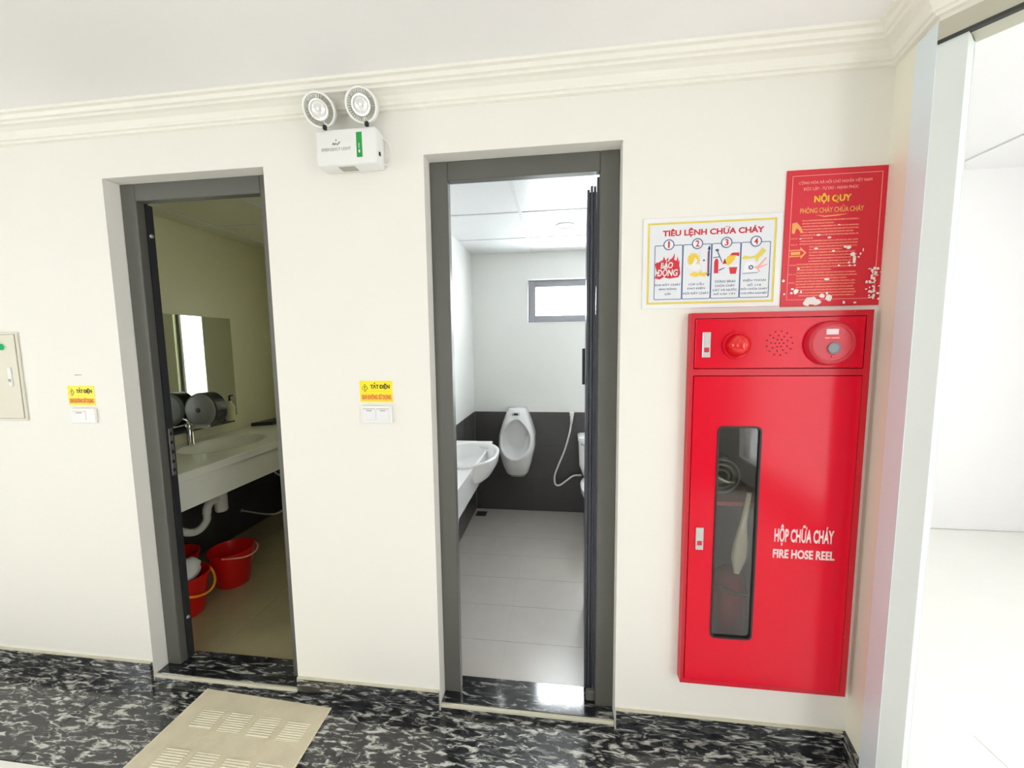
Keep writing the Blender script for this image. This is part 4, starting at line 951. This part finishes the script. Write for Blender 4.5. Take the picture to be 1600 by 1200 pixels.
def ell(cx, cy, rx, ry, z, n=48, px=2.3):
    out = []
    for i in range(n):
        an = 2*math.pi*i/n; c_, s_ = math.cos(an), math.sin(an)
        out.append((cx+rx*math.copysign(abs(c_)**(2/px), c_), cy+ry*math.copysign(abs(s_)**(2/px), s_), z))
    return out
CX, CY = -0.562, 0.80
prof = [(0.10, 0.12, 0.705, -0.03), (0.140, 0.175, 0.725, -0.02), (0.172, 0.225, 0.765, -0.01), (0.190, 0.258, 0.82, 0), (0.197, 0.272, 0.868, 0), (0.197, 0.273, 0.876, 0), (0.192, 0.268, 0.880, 0),
        (0.180, 0.252, 0.879, 0), (0.172, 0.243, 0.868, 0), (0.150, 0.21, 0.80, 0), (0.10, 0.14, 0.765, 0), (0.02, 0.025, 0.758, 0), (0.018, 0.022, 0.750, 0)]
wb = obj('wash_basin', loft(B(), [ell(CX+dx, CY, rx, ry, z) for rx, ry, z, dx in prof]), M['ceramic'], v2, True)
wb['label'] = 'rounded basin bulging over the front edge'
obj('waste_plug', lathe(B(), [(0, 0.02), (0.003, 0.019), (0.004, 0.001)], (CX, CY, 0.7585), (0, 0, 1), 16), M['chrome'], wb)
# urinal as a shaped shell
ur = thing('urinal', 'white ceramic wall urinal on the dark tiled wall', 'urinal', (-0.37, YB-.006, 0.40))
UX, UYB = -0.372, YB-0.0065
ZA, ZB = 0.375, 0.975
def uw(t):   # half width by height fraction
    pts = [(0, 0.070), (.06, 0.098), (.2, 0.125), (.45, 0.160), (.62, 0.158), (.8, 0.128), (.93, 0.098), (.98, 0.085), (1, 0.070)]
    for (a0, b0), (a1, b1) in zip(pts[:-1], pts[1:]):
        if t <= a1: k = (t-a0)/(a1-a0); return b0+(b1-b0)*k
    return pts[-1][1]
def ud(t):
    pts = [(0, 0.12), (.05, 0.20), (.2, 0.27), (.40, 0.31), (.5, 0.295), (.7, 0.24), (.9, 0.185), (.97, 0.165), (1, 0.13)]
    for (a0, b0), (a1, b1) in zip(pts[:-1], pts[1:]):
        if t <= a1: k = (t-a0)/(a1-a0); return b0+(b1-b0)*k
    return pts[-1][1]
b_ = B(); NU, NZ = 56, 84; rows_ = []
for j in range(NZ+1):
    t = j/NZ; z_ = ZA+(ZB-ZA)*t; hw = (uw(max(0, t-.02))+uw(min(1, t+.02)))/2; dd = (ud(max(0, t-.02))+ud(min(1, t+.02)))/2; row = []
    for i in range(NU+1):
        an = math.pi*i/NU; c_ = math.cos(an); s_ = math.sin(an)
        x_ = -hw*math.copysign(abs(c_)**0.75, c_); prot = dd*abs(s_)**0.42 if s_ > 1e-6 else 0
        qz = 0.60 if t > .60 else .60; q = (x_/(hw*.80+1e-6))**2+((t-0.60)/(0.265))**2
        if q < 1: prot -= 0.17*min(1, (1-q)*2.2)**0.8*(dd/0.27)
        row.append(b_.verts.new((UX+x_, UYB-max(prot, 0), z_)))
    rows_.append(row)
for j in range(NZ):
    for i in range(NU): b_.faces.new((rows_[j][i], rows_[j][i+1], rows_[j+1][i+1], rows_[j+1][i]))
b_.faces.new(rows_[0][::-1]); b_.faces.new(rows_[-1])
obj('bowl', b_, M['ceramic'], ur, True)
sn = obj('sensor', mbox(UX-0.032, UX+0.032, UYB-0.190, UYB-0.165, 0.926, 0.955, bev=0.006, seg=2), M['chrome'], ur)
obj('sensor_eye', mbox(UX-0.018, UX+0.018, UYB-0.1915, UYB-0.189, 0.933, 0.948), M['darkplastic'], sn)
# bidet spray
bs = thing('bidet_spray', 'white bidet spray with hanging hose on the dark tiles', 'spray', (0.09, 1.98, 0.26))
obj('holder', mbox(0.085, 0.122, YB-0.035, YB-0.0065, 0.900, 0.935, bev=0.004), M['white'], bs)
obj('spray_head', lathe(B(), [(0, 0.011), (0.05, 0.014), (0.08, 0.017), (0.10, 0.021), (0.105, 0.018)], (0.100, YB-0.045, 0.838), (0.05, -0.1, 1), 18), M['white'], bs, True)
obj('hose', tube(B(), [(0.099, YB-0.045, 0.842), (0.085, YB-0.04, 0.75), (0.045, YB-0.03, 0.60), (-0.01, YB-0.03, 0.46), (-0.045, YB-0.035, 0.36), (-0.04, YB-0.04, 0.285), (0.0, YB-0.04, 0.275), (0.06, YB-0.04, 0.32), (0.12, YB-0.04, 0.365), (0.19, YB-0.03, 0.37)], 0.008, 10), M['white'], bs, True)
# toilet, mostly behind the door leaf
tl = thing('toilet', 'white toilet seen as a sliver beside the open grey door', 'toilet', (0.36, 1.7, FZ))
TX = 0.352
def rr_ring(x0, x1, y0, y1, r, z): return [(x, y, z) for x, y in rounded_rect(x0, x1, y0, y1, r, 5)]
o = obj('cistern', loft(B(), [rr_ring(TX-.150, TX+.150, YB-0.17, YB-0.012, .03, .40), rr_ring(TX-.188, TX+.188, YB-0.195, YB-0.008, .035, .50), rr_ring(TX-.195, TX+.195, YB-0.20, YB-0.008, .035, .715)]), M['ceramic'], tl); smooth_by_angle(o)
o = obj('cistern_lid', loft(B(), [rr_ring(TX-.20, TX+.20, YB-0.208, YB-0.007, .035, .716), rr_ring(TX-.20, TX+.20, YB-0.208, YB-0.007, .035, .742), rr_ring(TX-.188, TX+.188, YB-0.195, YB-0.015, .03, .752)]), M['ceramic'], tl); smooth_by_angle(o)
obj('flush_lever', tube(B(), [(TX-.165, YB-0.20, .70), (TX-.165, YB-0.225, .70), (TX-.10, YB-0.235, .69)], 0.009, 10), M['chrome'], tl, True)
o = obj('pan', loft(B(), [ell(TX, YB-0.38, .11, .25, FZ+.0005), ell(TX, YB-0.38, .105, .24, .15), ell(TX, YB-0.40, .14, .26, .27), ell(TX, YB-0.42, .185, .29, .37), ell(TX, YB-0.42, .188, .295, .395)]), M['ceramic'], tl, True)
o = obj('seat_lid', loft(B(), [ell(TX, YB-0.43, .19, .285, .397), ell(TX, YB-0.43, .19, .285, .42), ell(TX, YB-0.43, .17, .265, .43)]), M['ceramic'], tl); smooth_by_angle(o)
# floor drain
fd = thing('floor_drain', 'small dark square floor drain by the back wall', 'drain', (-0.70, 1.88, FZ))
obj('grate', mbox(-0.748, -0.655, 1.835, 1.93, FZ+.0003, FZ+0.003), M['darkplastic'], fd)
for k in range(4): obj('slot', mbox(-0.740, -0.663, 1.848+.02*k, 1.855+.02*k, FZ+0.003, FZ+0.0036), M['rebate'], fd)
# ceiling downlight
dl = thing('ceiling_downlight', 'round white recessed downlight in the urinal room ceiling', 'downlight', (0.035, 1.286, C2))
obj('ring', lathe(B(), [(0, 0.066), (0.004, 0.066), (0.007, 0.060), (0.007, 0.050), (0.0, 0.050)], (0.035, 1.286, C2+0.0035), (0, 0, -1), 36, False, False), M['white'], dl)
obj('diffuser', lathe(B(), [(0, 0.0505), (0.003, 0.0505)], (0.035, 1.286, C2+0.0035), (0, 0, -1), 36), M['downlight'], dl)
